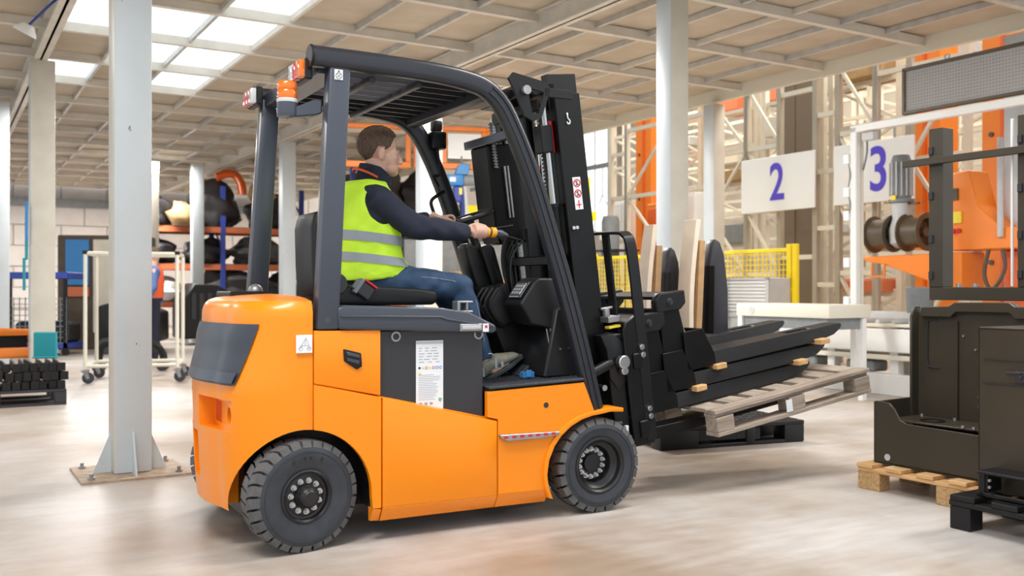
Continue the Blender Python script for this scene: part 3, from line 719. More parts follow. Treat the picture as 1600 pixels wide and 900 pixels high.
# ---- cowl, steering column, wheel
MB().prism([(1.00, 1.10), (1.17, .70), (1.40, .62), (1.42, .66), (1.42, 1.06), (1.25, 1.10), (1.18, 1.02), (1.10, 1.12)], .42, .98, 'y').build('front_cowl', M['black'], FL, bevel=.015, seg=2)
MB().prism([(1.20, .66), (1.42, .66), (1.42, .98), (1.36, 1.02), (1.27, 1.0)], .12, .98, 'y').build('lower_cowl', M['black_plastic'], FL, bevel=.01)
MB().prism([(.955, 1.315), (.985, 1.335), (1.03, 1.31), (1.19, 1.04), (1.14, .96), (1.06, 1.0), (.99, 1.19)], .49, .60, 'y').build('steering_column', M['black_plastic'], FL, bevel=.02, seg=3)
MB().prism([(1.03, 1.30), (1.08, 1.33), (1.11, 1.31), (1.20, 1.02), (1.12, 1.05)], .46, .56, 'y').build('column_shroud', M['black'], FL, bevel=.012, seg=2)
SWC = Vector((1.01, .59, 1.462)); SWA = radians(-19)   # wheel tilts towards driver
TS = Matrix.Translation(SWC) @ Matrix.Rotation(SWA, 4, 'Y')
sw = MB().add(*(lambda L: ([TS @ Vector(p) for p in L.v], L.f))(MB().lathe([(.138+.012*cos(2*pi*k/10), .012*sin(2*pi*k/10)) for k in range(10)], (0, 0, 0), 'z', 48, close=True))).build('steering_wheel', M['black_plastic'], FL, ang=80)
sp = MB()
for k in range(3):
    a = radians(90+120*k); sp.beam(TS @ Vector((.02*cos(a), .02*sin(a), -.012)), TS @ Vector((.148*cos(a), .148*sin(a), 0)), .03, .012)
sp.cyl(TS @ Vector((0, 0, -.05)), TS @ Vector((0, 0, .008)), .04, .032, 20)
sp.build('wheel_spokes', M['black_plastic'], sw, bevel=.003)
MB().cyl(TS @ Vector((0, 0, -.05)), (1.06, .55, 1.30), .022, n=12).build('column_shaft', M['black'], FL)
0 and MB().cyl(TS @ Vector((-.11, .09, .012)), TS @ Vector((-.11, .09, .035)), .012, n=10).ball(TS @ Vector((-.11, .09, .05)), .024, 12, 8).build('wheel_knob', M['black_plastic'], sw)
# display console on near side
cs = MB().prism([(1.085, 1.02), (1.16, 1.125), (1.19, 1.15), (1.29, 1.15), (1.385, 1.0), (1.385, .86), (1.30, .89), (1.15, .92), (1.115, .98)], .15, .33, 'y').build('display_console', M['black_plastic'], FL, bevel=.014, seg=3)
TT = Matrix.Translation((1.130, .235, 1.083)) @ Matrix.Rotation(radians(-54), 4, 'Y')
MB().box(-.046, .052, -.062, .062, .006, .012, T=TT).build('display_bezel', M['charcoal'], cs, bevel=.004)
MB().box(-.030, .040, -.048, .048, .012, .015, T=TT).build('display_screen', M['glass'], cs, bevel=.001)
g = MB()
for i in range(4):
    for j in range(3): g.box(-.022+j*.02, -.012+j*.02, -.04+i*.022, -.028+i*.022, .0150, .0156, T=TT)
for i in range(6): g.box(-.043, -.036, -.045+i*.016, -.036+i*.016, .012, .0135, T=TT)
g.build('display_icons', M['ink'], cs)
MB().prism([(1.02, 1.0), (1.07, 1.10), (1.12, 1.13), (1.17, 1.06), (1.17, .93), (1.09, .90)], .36, .44, 'y').build('lever_console', M['black_plastic'], FL, bevel=.012, seg=2)
# levers and hoses
for k in range(4):
    x = 1.09+.02*k; y = .30+.028*k
    p = spline([(x, y, 1.36), (x-.02, y, 1.30), (x-.015, y+.01, 1.2), (x+.03, y+.02, 1.06)], 5)
    MB().tube(p, .006, 8).build('control_lever', M['black'], FL)
for k in range(4):
    y = .33+.03*k; p = spline([(1.20-.012*k, y, 1.34), (1.14, y, 1.26), (1.13+.02*k, y, 1.16), (1.16+.02*k, y, 1.00)], 6)
    MB().tube(p, .0065, 8).build('hydraulic_hose', M['black_plastic'], FL)
for k in range(4):
    p = spline([(1.06-.012*k, .33+.03*k, 1.10), (1.02-.012*k, .34+.03*k, 1.02), (1.06-.01*k, .34+.03*k, .94), (1.12, .36+.03*k, .90)], 6)
    MB().tube(p, .007, 8).build('looped_hose', M['black_plastic'], FL)
# grey and amber lever handle in the driver's right hand
hh = MB().tube([(.90, .335, 1.376), (1.0, .335, 1.378), (1.05, .335, 1.376), (1.075, .335, 1.370), (1.11, .335, 1.360)], [.017, .020, .019, .024, .016], 14).build('lever_handle', M['slate'], FL, ang=60)
MB().tube([(.990, .335, 1.378), (1.010, .335, 1.378)], .026, 14).tube([(1.022, .335, 1.378), (1.048, .335, 1.377)], .026, 14).build('amber_grip_band', M['amber'], hh, bevel=.003)
MB().tube([(1.10, .335, 1.362), (1.19, .335, 1.342)], .006, 8).tube([(1.05, .34, 1.40), (1.15, .345, 1.415)], [.004, .008], 8).build('lever_stem', M['black'], hh)
# pedals
T = Matrix.Translation((1.21, .33, .70)) @ Matrix.Rotation(radians(-38), 4, 'Y')
MB().box(-.07, .07, -.045, .045, -.008, .008, T=T).build('pedal', M['rubber'], FL, bevel=.004)
T = Matrix.Translation((1.20, .52, .74)) @ Matrix.Rotation(radians(-50), 4, 'Y')
MB().box(-.05, .05, -.04, .04, -.008, .008, T=T).beam((1.2, .52, .73), (1.3, .52, .85), .015, .02).build('pedal', M['rubber'], FL, bevel=.004)
MB().box(1.11, 1.17, .16, .20, .66, .69).box(1.12, 1.15, .15, .155, .665, .70).build('floor_switch', M['hoist_blue'], FL, bevel=.004)
for k in range(3): MB().tube([(1.225+.022*k, .14, .90), (1.265+.022*k, .13, .665)], .0035, 6).build('brake_line', M['dull_steel'], FL)
for p in ((1.29, .118, .80), (1.34, .118, .80), (1.315, .118, .93)): MB().cyl((p[0], .121, p[2]), (p[0], .114, p[2]), .006, n=8).build('cowl_screw', M['steel'], FL)
# grab handle on the far leg
MB().tube(spline([(1.065, YF-.04, 1.64), (1.02, YF-.05, 1.615), (.985, YF-.05, 1.585), (.99, YF-.05, 1.54), (1.045, YF-.05, 1.43), (1.12, YF-.05, 1.41)], 5), .010, 8).build('grab_handle', M['black'], FL)
# far side work lamp and mirror
MB().box(.98, 1.06, W-.14, W-.05, 1.87, 1.97).box(.99, 1.04, W-.13, W-.06, 1.97, 2.03).build('front_lamp', M['black'], FL, bevel=.012, seg=2)
MB().tube(spline([(1.02, W-.1, 1.88), (1.04, W-.08, 1.74), (1.0, W-.09, 1.72), (1.05, W-.07, 1.66)], 5), .008, 8).build('lamp_cable', M['black_plastic'], FL)
# ---- mast, leaning back
MT = empty('mast', (1.69, 0, .30)); MT.parent = FL; MT.rotation_euler = (0, radians(-7.2), 0)
def chan(y, s, x0, x1, z0, z1, name, m='black', t=.018):
    mb = MB()   # channel open to the inside
    poly = [(x0, y), (x1, y), (x1, y+s*.055), (x1-t, y+s*.055), (x1-t, y+s*t), (x0+t, y+s*t), (x0+t, y+s*.055), (x0, y+s*.055)]
    mb.prism(poly, z0, z1, 'z'); return mb.build(name, M[m], MT, bevel=.003)
YA, YB = .215, W-.215
for y, s in ((YA, 1), (YB, -1)):
    chan(y, s, -.15, 0, -.15, 1.81, 'outer_channel'); chan(y+s*.065, s, -.145, .03, -.15, 1.92, 'inner_channel', 'flare_black' if False else 'mast_black')
    cyl = MB().cyl((-.19, y+s*.05, -.1), (-.19, y+s*.05, 1.25), .026, n=16).build('lift_cylinder', M['black'], MT)
    MB().cyl((-.19, y+s*.05, 1.25), (-.19, y+s*.05, 1.78), .014, n=12).build('cylinder_rod', M['steel'], cyl)
    MB().cyl((-.19, y+s*.05, 1.245), (-.19, y+s*.05, 1.262), .03, n=16).build('gland_nut', M['mast_black'], cyl)
    # chain
    c = MB()
    for k in range(84):
        z = .12+k*.020; q = -.115
        q = -.165; c.box(q-.008, q+.008, y+s*.150-.012, y+s*.150+.012, z, z+.010); c.box(q-.012, q+.012, y+s*.150-.005, y+s*.150+.005, z+.009, z+.021)
    tag(c.build('lift_chain', M['steel'], MT, flat=True), kind='stuff')
for nm, z0, z1, x0, x1 in (('crosshead', 1.74, 1.80, -.21, -.15), ('crosshead', 1.84, 1.89, -.08, .03), ('cross_tie', .95, 1.0, -.19, -.15), ('cross_tie', .2, .3, -.16, -.1), ('cross_tie', -.12, 0, -.15, -.05)):
    MB().box(x0, x1, YA+.07, YB-.07, z0, z1).build(nm, M['black'], MT, bevel=.006)
# chain guard cover on the far side, bent bar on top
MB().prism([(-.33, 1.15), (-.31, 1.08), (-.14, 1.08), (-.14, 1.62), (-.33, 1.62)], .65, .85, 'y').build('chain_cover', M['black'], MT, bevel=.01)
MB().box(-.34, -.285, .40, .90, 1.62, 1.665).build('top_bar', M['slate_paint'], MT, bevel=.004)
for q in (0, .02): MB().cyl((-.24+q, .645, 1.22), (-.24+q, .645, 1.50), .006, n=8).build('guide_rod', M['dull_steel'], MT)
MB().tube(spline([(-.16, .62, 1.15), (-.165, .62, .7), (-.15, .63, .35), (-.12, .6, .1)], 5), .010, 8).build('mast_hose', M['black_plastic'], MT)
for k in range(3):
    y = .42+.05*k; MB().tube(spline([(-.05, y, 1.80), (-.10, y, 1.3), (-.09, y+.01, .8), (-.10, y, .25)], 5), .009, 8).build('mast_hose', M['black_plastic'], MT)
# stickers on near channel
sg = MB().box(-.098, -.052, YA-.003, YA+.001, 1.22, 1.385).build('hazard_sticker', M['white_label'], MT)
g = MB()
for z in (1.355, 1.302):
    g.lathe([(.016, 0), (.021, 0), (.021, .001), (.016, .001)], (-.075, YA-.005, z), 'y', 24, close=True); g.beam((-.088, YA-.0045, z+.012), (-.062, YA-.0045, z-.012), .001, .004)
g.box(-.0775, -.0725, YA-.005, YA-.003, 1.228, 1.268).box(-.090, -.060, YA-.005, YA-.003, 1.243, 1.247).build('prohibition_rings', M['ink_red'], sg)
g = MB()
for z in (1.355, 1.302): g.ball((-.075, YA-.004, z+.009), (.0035, .001, .0035), 8, 6).beam((-.075, YA-.004, z+.005), (-.077, YA-.004, z-.006), .001, .005).beam((-.077, YA-.004, z-.005), (-.083, YA-.004, z-.013), .001, .003).beam((-.077, YA-.004, z-.005), (-.070, YA-.004, z-.013), .001, .003)
g.build('sticker_figures', M['ink_black'], sg)
hk = spline([(-.088, YA-.003, 1.705), (-.087, YA-.003, 1.685), (-.077, YA-.003, 1.672), (-.080, YA-.003, 1.658), (-.092, YA-.003, 1.658), (-.094, YA-.003, 1.668)], 5)
MB().tube(hk, .004, 6).ball((-.088, YA-.003, 1.706), (.005, .002, .007), 8, 6).build('hook_mark', M['white_label'], MT)
for x in (-.125, -.105): MB().cyl((x, YA-.012, 1.13), (x, YA, 1.13), .010, n=6).build('bolt_head', M['steel'], MT)
MB().box(-.235, -.165, YA+.03, YA+.10, 1.52, 1.66).build('sensor_box', M['mast_black'], MT, bevel=.005)
MB().cyl((-.165, YA+.05, 1.52), (-.165, YA+.05, 1.68), .014, n=12).build('red_spring_cover', M['ink_red'], MT)
# triangular mount plates (guard to mast) on near side
pl = MB().prism([(.995, 2.10), (1.02, 2.13), (1.205, 2.10), (1.225, 2.07), (1.175, 1.925), (1.13, 1.905), (1.085, 1.925), (1.03, 2.04)], .10, .115, 'y').build('mast_bracket', M['mast_black'], FL)
ct = MB().prism([(1.10, 2.065), (1.195, 2.05), (1.16, 1.945), (1.125, 1.94), (1.11, 2.0)], .05, .2, 'y').build('c', M['black']); ct.parent = FL
cut(pl, ct); pl.data.materials.clear(); pl.data.materials.append(M['mast_black']); smooth(pl)
MB().cyl((1.085, .08, 2.05), (1.085, .13, 2.05), .022, n=16).build('bracket_pin', M['dull_steel'], pl)
MB().box(1.19, 1.35, .10, .115, 2.03, 2.075).build('bracket_arm', M['mast_black'], FL, bevel=.003)
MB().prism([(.90, 2.05), (1.05, 2.11), (1.30, 2.14), (1.30, 2.10), (1.05, 2.06)], .45, .80, 'y').build('top_deflector', M['black'], FL, bevel=.004)
MB().box(1.20, 1.36, .28, .82, 2.08, 2.15).build('mast_head', M['black'], FL, bevel=.01)
# tilt cylinder and pivot at the base
MB().cyl((1.46, .13, .66), (1.60, .13, .72), .028, n=14).build('tilt_cylinder', M['mast_black'], FL, bevel=.003)
pv = MB().prism([(1.52, .86), (1.60, .87), (1.66, .83), (1.70, .72), (1.69, .62), (1.63, .58), (1.58, .64), (1.56, .78)], .11, .19, 'y').build('tilt_bracket', M['mast_black'], FL, bevel=.012, seg=2)
MB().cyl((1.635, .10, .725), (1.635, .06, .725), .034, n=16).cyl((1.645, .10, .68), (1.645, .07, .68), .022, n=12).build('pivot_pin', M['steel'], pv, bevel=.004)
MB().cyl((1.52, .12, .60), (1.52, .07, .60), .015, n=10).build('pivot_bolt', M['steel'], pv)
MB().box(1.44, 1.66, .10, W-.10, .22, .42).build('axle_housing', M['black'], FL, bevel=.01)
MB().box(1.655, 1.672, .08, .10, .355, .40).build('grease_tag', M['white_label'], FL, bevel=.002)
# ---- carriage and load backrest (moves with the mast)
CR = empty('fork_carriage', (1.70, 0, .30)); CR.parent = FL; CR.rotation_euler = (0, radians(-7.2), 0)
c0 = .06
MB().box(c0, c0+.05, .08, W-.08, .38, .46).build('upper_carriage_bar', M['black'], CR, bevel=.006)
MB().box(c0, c0+.05, .08, W-.08, .02, .11).build('lower_carriage_bar', M['black'], CR, bevel=.006)
for y in (.26, W-.27): MB().box(-.02, c0+.02, y, y+.03, .0, .52).build('carriage_plate', M['black'], CR, bevel=.004)
# backrest hoop
bp_ = [(.13, .10, .0), (.13, .10, .30), (.13, .10, .82), (.13, .11, 1.02), (.13, .14, 1.065), (.13, .20, 1.08), (.13, .5, 1.085), (.13, W-.20, 1.08), (.13, W-.14, 1.065), (.13, W-.11, 1.02), (.13, W-.10, .82), (.13, W-.10, .0)]
bp2 = spline(bp_, 4); mb = MB(); n = len(bp2); vs = []
for i, p in enumerate(bp2):
    a = bp2[max(0, i-1)]; b = bp2[min(n-1, i+1)]; T = (b-a).normalized(); N = T.cross(Vector((1, 0, 0))).normalized()
    for (e, f) in ((-.03, -.007), (.03, -.007), (.03, .007), (-.03, .007)): vs.append(p+Vector((e, 0, 0))+N*f)
mb.add(vs, [(i*4+j, i*4+(j+1) % 4, (i+1)*4+(j+1) % 4, (i+1)*4+j) for i in range(n-1) for j in range(4)]+[(0, 1, 2, 3), tuple(4*(n-1)+k for k in range(4))])
mb.build('backrest_hoop', M['mast_black'], CR, ang=50)
for y in (.28, .46, .64, .82): MB().box(.115, .13, y, y+.06, .55, 1.08).build('backrest_bar', M['mast_black'], CR, bevel=.003)
MB().box(.05, .17, .10, W-.10, .60, .625).build('backrest_shelf', M['black'], CR, bevel=.004)
for y in (.095, W-.125):
    MB().prism([(.02, -.02), (.15, -.02), (.15, .62), (.12, .66), (.04, .62), (.02, .58)], y, y+.02, 'y').build('side_plate', M['black'], CR, bevel=.004)
if True:
    for (x, z) in ((.115, .487), (.118, .447), (.125, .165), (.128, .125)):
        MB().cyl((x, .098, z), (x, .078, z), .017, n=6).cyl((x, .078, z), (x, .072, z), .010, n=10).build('carriage_bolt', M['steel'], CR)
MB().box(-.07, .02, .12, .15, -.02, .56).box(-.07, .03, .12, .40, .545, .57).build('carriage_frame', M['mast_black'], CR, bevel=.005)
MB().box(-.06, .02, .16, .9, .04, .06).box(-.06, .02, .16, .9, .08, .095).build('shift_rods', M['dull_steel'], CR)
MB().box(-.03, .04, .14, .6, .63, .66).cyl((.0, .2, .66), (.0, .2, .70), .02, n=10).cyl((-.03, .2, .70), (.04, .2, .70), .008, n=8).cyl((.0, .3, .67), (.06, .5, .68), .014, n=8).build('side_shifter', M['dull_steel'], CR, bevel=.002)
MB().box(-.03, .04, .14, .18, .60, .612).build('yellow_mark', M['ink_yellow'], CR)
# own forks under the wooden pallet
for y in (.20, .68):
    MB().prism([(.12, -.04), (.15, .52), (.17, .52), (.17, .03), (1.15, .012), (1.18, -.005), (1.15, -.01), (.14, -.04)], y, y+.12, 'y').build('fork', M['black'], CR, bevel=.004)

CH1 = ((1.400, .70, 1.36), (1.312, .70, 2.01)); CH2 = ((1.215, .645, 1.745), (1.178, .645, 1.985))
# long chain on the far mast channel and the short one in the cover
def chain_run(p0, p1, n, w_=.016):
    p0 = Vector(p0); p1 = Vector(p1); c = MB(); d = (p1-p0)/n
    for k in range(n):
        a = p0+d*k
        c.box(a.x-w_, a.x+w_, a.y-.006, a.y+.006, a.z, a.z+d.z*.45)
        c.box(a.x-w_*.5, a.x+w_*.5, a.y-.003, a.y+.003, a.z+d.z*.4, a.z+d.z*1.02)
    tag(c.build('lift_chain', M['dull_steel'], FL, flat=True), kind='stuff')
chain_run(CH1[0], CH1[1], 40); chain_run(CH2[0], CH2[1], 15, .012)
# ================================================================= DRIVER
P = thing('person', 'seated man in a lime hi-vis vest, navy fleece and jeans driving the orange forklift', 'person', (FO[0], FO[1], 0), FA)
YC = .53
def tors(z, off=0.):        # centre u, half depth, half width
    K = [(1.08, .40, .135, .17), (1.14, .415, .155, .185), (1.20, .435, .178, .19), (1.28, .430, .170, .19), (1.38, .425, .166, .20), (1.47, .42, .146, .212), (1.54, .425, .126, .20), (1.58, .432, .103, .165), (1.615, .445, .078, .115), (1.64, .455, .064, .08)]
    if z <= K[0][0]: k = K[0]; return k[1], k[2]+off, k[3]+off
    for a, b in zip(K, K[1:]):
        if z <= b[0]:
            t = (z-a[0])/(b[0]-a[0]); return tuple(a[i]+(b[i]-a[i])*t+(off if i > 1 else 0) for i in (1, 2, 3))
    k = K[-1]; return k[1], k[2]+off, k[3]+off
def torso_mb(z0, z1, n, off, mb=None, hem=0.):
    mb = mb or MB(); zs_ = [z0+(z1-z0)*i/n for i in range(n+1)]; vs = []; m = 32
    for z in zs_:
        c, rx, ry = tors(z, off)
        for j in range(m):
            t = 2*pi*j/m; ct, st_ = cos(t), sin(t)
            ct = math.copysign(abs(ct)**.85, ct); st_ = math.copysign(abs(st_)**.85, st_)
            e = hem*max(0, (1.24-z)/.13)*max(0, ct)
            vs.append((c+rx*ct+e, YC+ry*st_, z+(.045*max(0, ct)*max(0, (1.24-z)/.13) if hem else 0)))
    mb.add(vs, [(i*m+j, i*m+(j+1) % m, (i+1)*m+(j+1) % m, (i+1)*m+j) for i in range(n) for j in range(m)]+[tuple(reversed(range(m))), tuple(range(n*m, (n+1)*m))])
    return mb
RS, RE, RW = (.435, .345, 1.520), (.61, .315, 1.392), (.915, .335, 1.372)
LS, LE, LW = (.44, .715, 1.52), (.66, .775, 1.40), (.875, .705, 1.465)
RK, RA = (.895, .395, 1.108), (1.015, .365, .735)
LK, LA = (.905, .665, 1.115), (1.10, .60, .75)
body = MB()
body.ball((.492, YC, 1.802), (.096, .073, .084), 24, 16)
body.ball((.535, YC, 1.742), (.066, .058, .085), 24, 16)
body.ball((.545, YC, 1.690), (.052, .050, .042), 20, 12)
body.ball((.578, YC, 1.668), (.022, .024, .018), 14, 10)
body.tube([(.592, YC, 1.768), (.605, YC, 1.746), (.615, YC, 1.722), (.608, YC, 1.714)], [.008, .011, .014, .010], 12)
body.ball((.606, YC-.012, 1.717), (.012, .008, .008), 10, 8).ball((.606, YC+.012, 1.717), (.012, .008, .008), 10, 8)
body.ball((.586, YC, 1.775), (.014, .046, .010), 14, 8)
body.ball((.594, YC, 1.6975), (.013, .024, .0055), 12, 8).ball((.592, YC, 1.686), (.013, .022, .007), 12, 8)
for s in (-1, 1):
    body.ball((.552, YC+s*.040, 1.738), (.03, .018, .025), 12, 8)
    T = Matrix.Rotation(radians(12), 4, 'Y')
    body.ball((.484, YC+s*.079, 1.748), (.018, .009, .032), 14, 10, T=T)
body.tube([(.455, YC, 1.56), (.475, YC, 1.64), (.495, YC, 1.72)], [.062, .057, .058], 20)
HX = .02
body.v = [(x+HX*max(0, min(1, (z-1.60)/.06)), y, z) for x, y, z in body.v]
torso_mb(1.08, 1.59, 12, -.03, body)
for S, E_, Wp in ((RS, RE, RW), (LS, LE, LW)): body.tube([S, E_, Wp], [.048, .038, .026], 14)
for K_, A_, y in ((RK, RA, .44), (LK, LA, .62)):
    body.tube([(.42, y, 1.13), K_, A_], [.075, .05, .032], 14)
    body.tube([A_, (A_[0]+.05, A_[1], A_[2]-.05), (A_[0]+.16, A_[1], A_[2]-.01)], [.03, .03, .022], 12)
# right hand round the lever handle
body.ball((.945, .350, 1.386), (.042, .019, .031), 16, 10)
body.tube([RW, (.935, .345, 1.382)], [(.022, .028), (.020, .032)], 12)
for k in range(4):
    u = .946+.0175*k; r = .0088-.0004*abs(k-1.6)
    body.tube(spline([(u-.010, .353, 1.408), (u-.002, .330, 1.412-.001*k), (u, .3095, 1.398), (u+.002, .3065, 1.374), (u+.001, .322, 1.354), (u, .338, 1.352)], 3), r, 8)
    body.ball((u+.002, .3385, 1.352), r, 8, 6)
body.tube(spline([(.935, .352, 1.404), (.962, .345, 1.415), (.99, .338, 1.410), (1.012, .336, 1.404)], 3), [.0125, .012, .011, .0105, .010, .010, .0098, .0095, .009, .0085], 8)
# left hand over the wheel rim
LH0 = len(body.v)
body.tube([LW, (.915, .697, 1.446)], [(.018, .026), (.015, .033)], 12)
body.ball((.928, .692, 1.447), (.036, .034, .014), 14, 10)
for k in range(4):
    v = .668+.0165*k; f = 1-.12*abs(k-1.4); x0 = .945
    body.tube(spline([(x0-.01, v, 1.452), (x0+.022*f, v-.002, 1.460), (x0+.045*f, v-.004, 1.454), (x0+.052*f, v-.005, 1.436), (x0+.040*f, v-.004, 1.422)], 3), .0080, 8)
    body.ball((x0+.040*f, v-.004, 1.422), .008, 8, 6)
body.tube(spline([(.915, .672, 1.443), (.94, .656, 1.440), (.962, .652, 1.430), (.978, .656, 1.420)], 3), .0105, 8).ball((.978, .656, 1.420), .0105, 8, 6)
body.v = body.v[:LH0]+[(x+(.0 if x < .88 else .012), y+.012, z+.022) for x, y, z in body.v[LH0:]]
bo_ = body.build('body', M['skin'], P); remesh(bo_, .0042, 3, .5)
for s in (-1, 1):
    e = MB().ball((.5755, YC+s*.030, 1.755), .0108, 16, 10).build('eye', M['white_label'], P)
    MB().ball((.5840, YC+s*.031, 1.755), (.0045, .005, .005), 12, 8).build('iris', M['ink_black'], e)
    MB().tube(spline([(.592, YC+s*.016, 1.775), (.591, YC+s*.03, 1.780), (.579, YC+s*.043, 1.776)], 4), (.0035, .0025), 8).build('eyebrow', M['hair'], P)
    MB().tube(spline([(.592, YC+s*.018, 1.761), (.590, YC+s*.03, 1.7645), (.579, YC+s*.042, 1.759)], 4), .0022, 6).build('eyelid', M['skin'], P)
MB().tube(spline([(.594, YC-.022, 1.692), (.606, YC, 1.6925), (.594, YC+.022, 1.692)], 4), .0024, 6).build('lips', mat('lips', (.50, .18, .14), .5), P)
# hair
hv = []; NH, MH = 168, 112; mbh = MB()
def hz(u, a):
    if u > .566: return 1.846-(0 if u < .58 else -.002)
    if u > .530: return 1.784+(u-.530)*1.7
    if u > .508: return 1.770+(u-.508)*.64
    if u > .468: return 1.786
    return 1.786-min(1, (.468-u)/.040)*.100
for i in range(MH+1):
    for j in range(NH):
        th = pi*i/MH; ph = 2*pi*j/NH
        x, y, z = sin(th)*cos(ph), sin(th)*sin(ph), cos(th)
        fr = max(0, x)*max(0, z)
        n = .002*sin(23*ph+7*z)*sin(17*th)
        rx = .101+.010*fr*2; hv.append((.490+(rx+n)*x, YC+(.0785+n)*y, 1.803+(.092+.012*fr+n)*z))
hf = []
for i in range(MH):
    for j in range(NH):
        q = (i*NH+j, i*NH+(j+1) % NH, (i+1)*NH+(j+1) % NH, (i+1)*NH+j)
        c = [sum(hv[k][d] for k in q)/4 for d in range(3)]
        if c[2] > hz(c[0], 0): hf.append(q)
mbh.add(hv, hf); ho = mbh.build('hair', M['hair'], P, ang=80)
md = ho.modifiers.new('s', 'SOLIDIFY'); md.thickness = .012; md.offset = -1; evaluate(ho); smooth(ho, 60)
# fleece jacket
jk = MB(); torso_mb(1.10, 1.62, 14, .0, jk)
for S, E_, Wp in ((RS, RE, RW), (LS, LE, LW)):
    S_, E2, W2 = Vector(S), Vector(E_), Vector(Wp)
    pts = [S_+Vector((-.03, 0, .01)), S_, S_.lerp(E2, .5), E2.lerp(S_, .12), E2, E2.lerp(W2, .12), E2.lerp(W2, .35), E2.lerp(W2, .7), W2+(E2-W2)*.04]
    jk.tube(pts, [.066, .070, .066, .062, .061, .060, .056, .050, .040], 20)
jk.ball((.43, .375, 1.535), (.075, .065, .055), 16, 10).ball((.435, .685, 1.535), (.075, .065, .055), 16, 10)
jo = jk.build('fleece_jacket', M['navy'], P); remesh(jo, .008, 5)
# sleeve folds
for q, (c0_, c1_) in enumerate([((.60, .262, 1.43), (.64, .262, 1.345)), ((.56, .262, 1.44), (.61, .26, 1.36))]):
    pass
for Wp, E_ in ((RW, RE), (LW, LE)):
    d = (Vector(Wp)-Vector(E_)).normalized(); MB().tube([Vector(Wp)-d*.035, Vector(Wp)-d*.005], [.038, .036], 20).build('cuff', M['navy'], P, bevel=.006, seg=2)
# stand collar and lanyard
cl = MB(); m = 28; vs = []
for (zz, r, k) in ((1.585, .092, 0), (1.61, .084, .008), (1.65, .078, .018), (1.685, .076, .026), (1.685, .068, .026), (1.61, .072, .010)):
    for j in range(m):
        t = 2*pi*j/m; vs.append((.462+k+r*1.05*cos(t), YC+r*.92*sin(t), zz-.055*max(0, cos(t))+(.022*max(0, -cos(t)))))
cl.add(vs, [(i*m+j, i*m+(j+1) % m, (i+1)*m+(j+1) % m, (i+1)*m+j) for i in range(5) for j in range(m)]).build('stand_collar', M['navy'], P, ang=70)
MB().tube([(.466+.092*cos(t), YC+.084*sin(t), 1.632-.045*cos(t)) for t in [2*pi*k/24 for k in range(7, 19)]], (.006, .003), 8).build('orange_lanyard', M['red_orange'], P, ang=80)
# vest
vb = MB(); torso_mb(1.135, 1.615, 18, .016, vb, hem=.09)
vo = vb.build('hi_vis_vest', M['hivis'], P); remesh(vo, .008, 3)
cs_ = []
for y, s in ((.30, -1), (.76, 1)):
    T = Matrix.Rotation(radians(-22), 4, 'Y')
    cs_.append(MB().ball((.452, y, 1.492), (.082, .125, .096), 24, 16, T=T).build('c', M['navy']))
cs_.append(MB().cyl((.47, YC, 1.575), (.51, YC, 1.75), .078, .115, 28).build('c', M['navy']))
for c in cs_: c.parent = P
bpy.context.view_layer.update(); cut(vo, *cs_); vo.data.materials.clear(); vo.data.materials.append(M['hivis']); smooth(vo, 50)
def tape(zc, h, name='reflective_band'):
    def f(s, t):
        th = 2*pi*s; c, rx, ry = tors(zc, .0215); ct, st_ = cos(th), sin(th)
        ct = math.copysign(abs(ct)**.85, ct); st_ = math.copysign(abs(st_)**.85, st_)
        z = zc+h*(t-.5)-.018*ct; c, rx, ry = tors(z, .0205+.004*sin(5*th)*.3); hem = .09*max(0, (1.24-z)/.13)*max(0, ct)
        return (c+rx*ct+hem, YC+ry*st_, z)
    MB().grid(f, 64, 3, closeu=True).build(name, M['reflective'], vo, ang=80)
tape(1.335, .045); tape(1.235, .042)
0 and MB().tube(spline([(.435, .335, 1.59), (.40, .30, 1.555), (.352, .283, 1.50), (.338, .28, 1.43), (.37, .285, 1.365), (.43, .30, 1.34)], 5), .004, 6).build('armhole_binding', M['navy'], vo)
# jeans
jn = MB()
jn.ball((.415, YC, 1.135), (.15, .185, .085), 24, 14)
for K_, A_, y in ((RK, RA, .445), (LK, LA, .615)):
    K2, A2, H_ = Vector(K_), Vector(A_), Vector((.42, y, 1.135))
    jn.tube([H_, H_.lerp(K2, .4), H_.lerp(K2, .8), K2, K2.lerp(A2, .12), K2.lerp(A2, .4), K2.lerp(A2, .75), A2.lerp(K2, .02)], [.094, .088, .071, .066, .064, .060, .054, .052], 20)
    jn.ball(K2+Vector((.003, 0, .0)), .0655, 16, 12)
jno = jn.build('jeans', M['denim'], P); remesh(jno, .008, 4)
# shallow folds in the cloth at the back of the knee and the hip
for o, amp in ((jno, .0042), (jo, .0038), (vo, .0035)):
    N_ = [v.normal.copy() for v in o.data.vertices]
    for v, n in zip(o.data.vertices, N_):
        c = v.co
        w1 = sin(c.x*52+c.z*38+2*sin(c.z*21+c.y*9)); w2 = sin(c.x*31-c.z*63+3*sin(c.x*17))
        if o is vo and not (1.17 < c.z): continue
        v.co = c+n*(amp*.5*(w1+.6*w2))
sm = MB().tube(spline([(.50, .362, 1.155), (.62, .350, 1.155), (.76, .338, 1.145), (.88, .333, 1.12), (.945, .338, 1.06), (.975, .33, .95), (1.0, .32, .80)], 6), .0014, 5)
sm.build('jeans_seam', M['reflective'], jno)
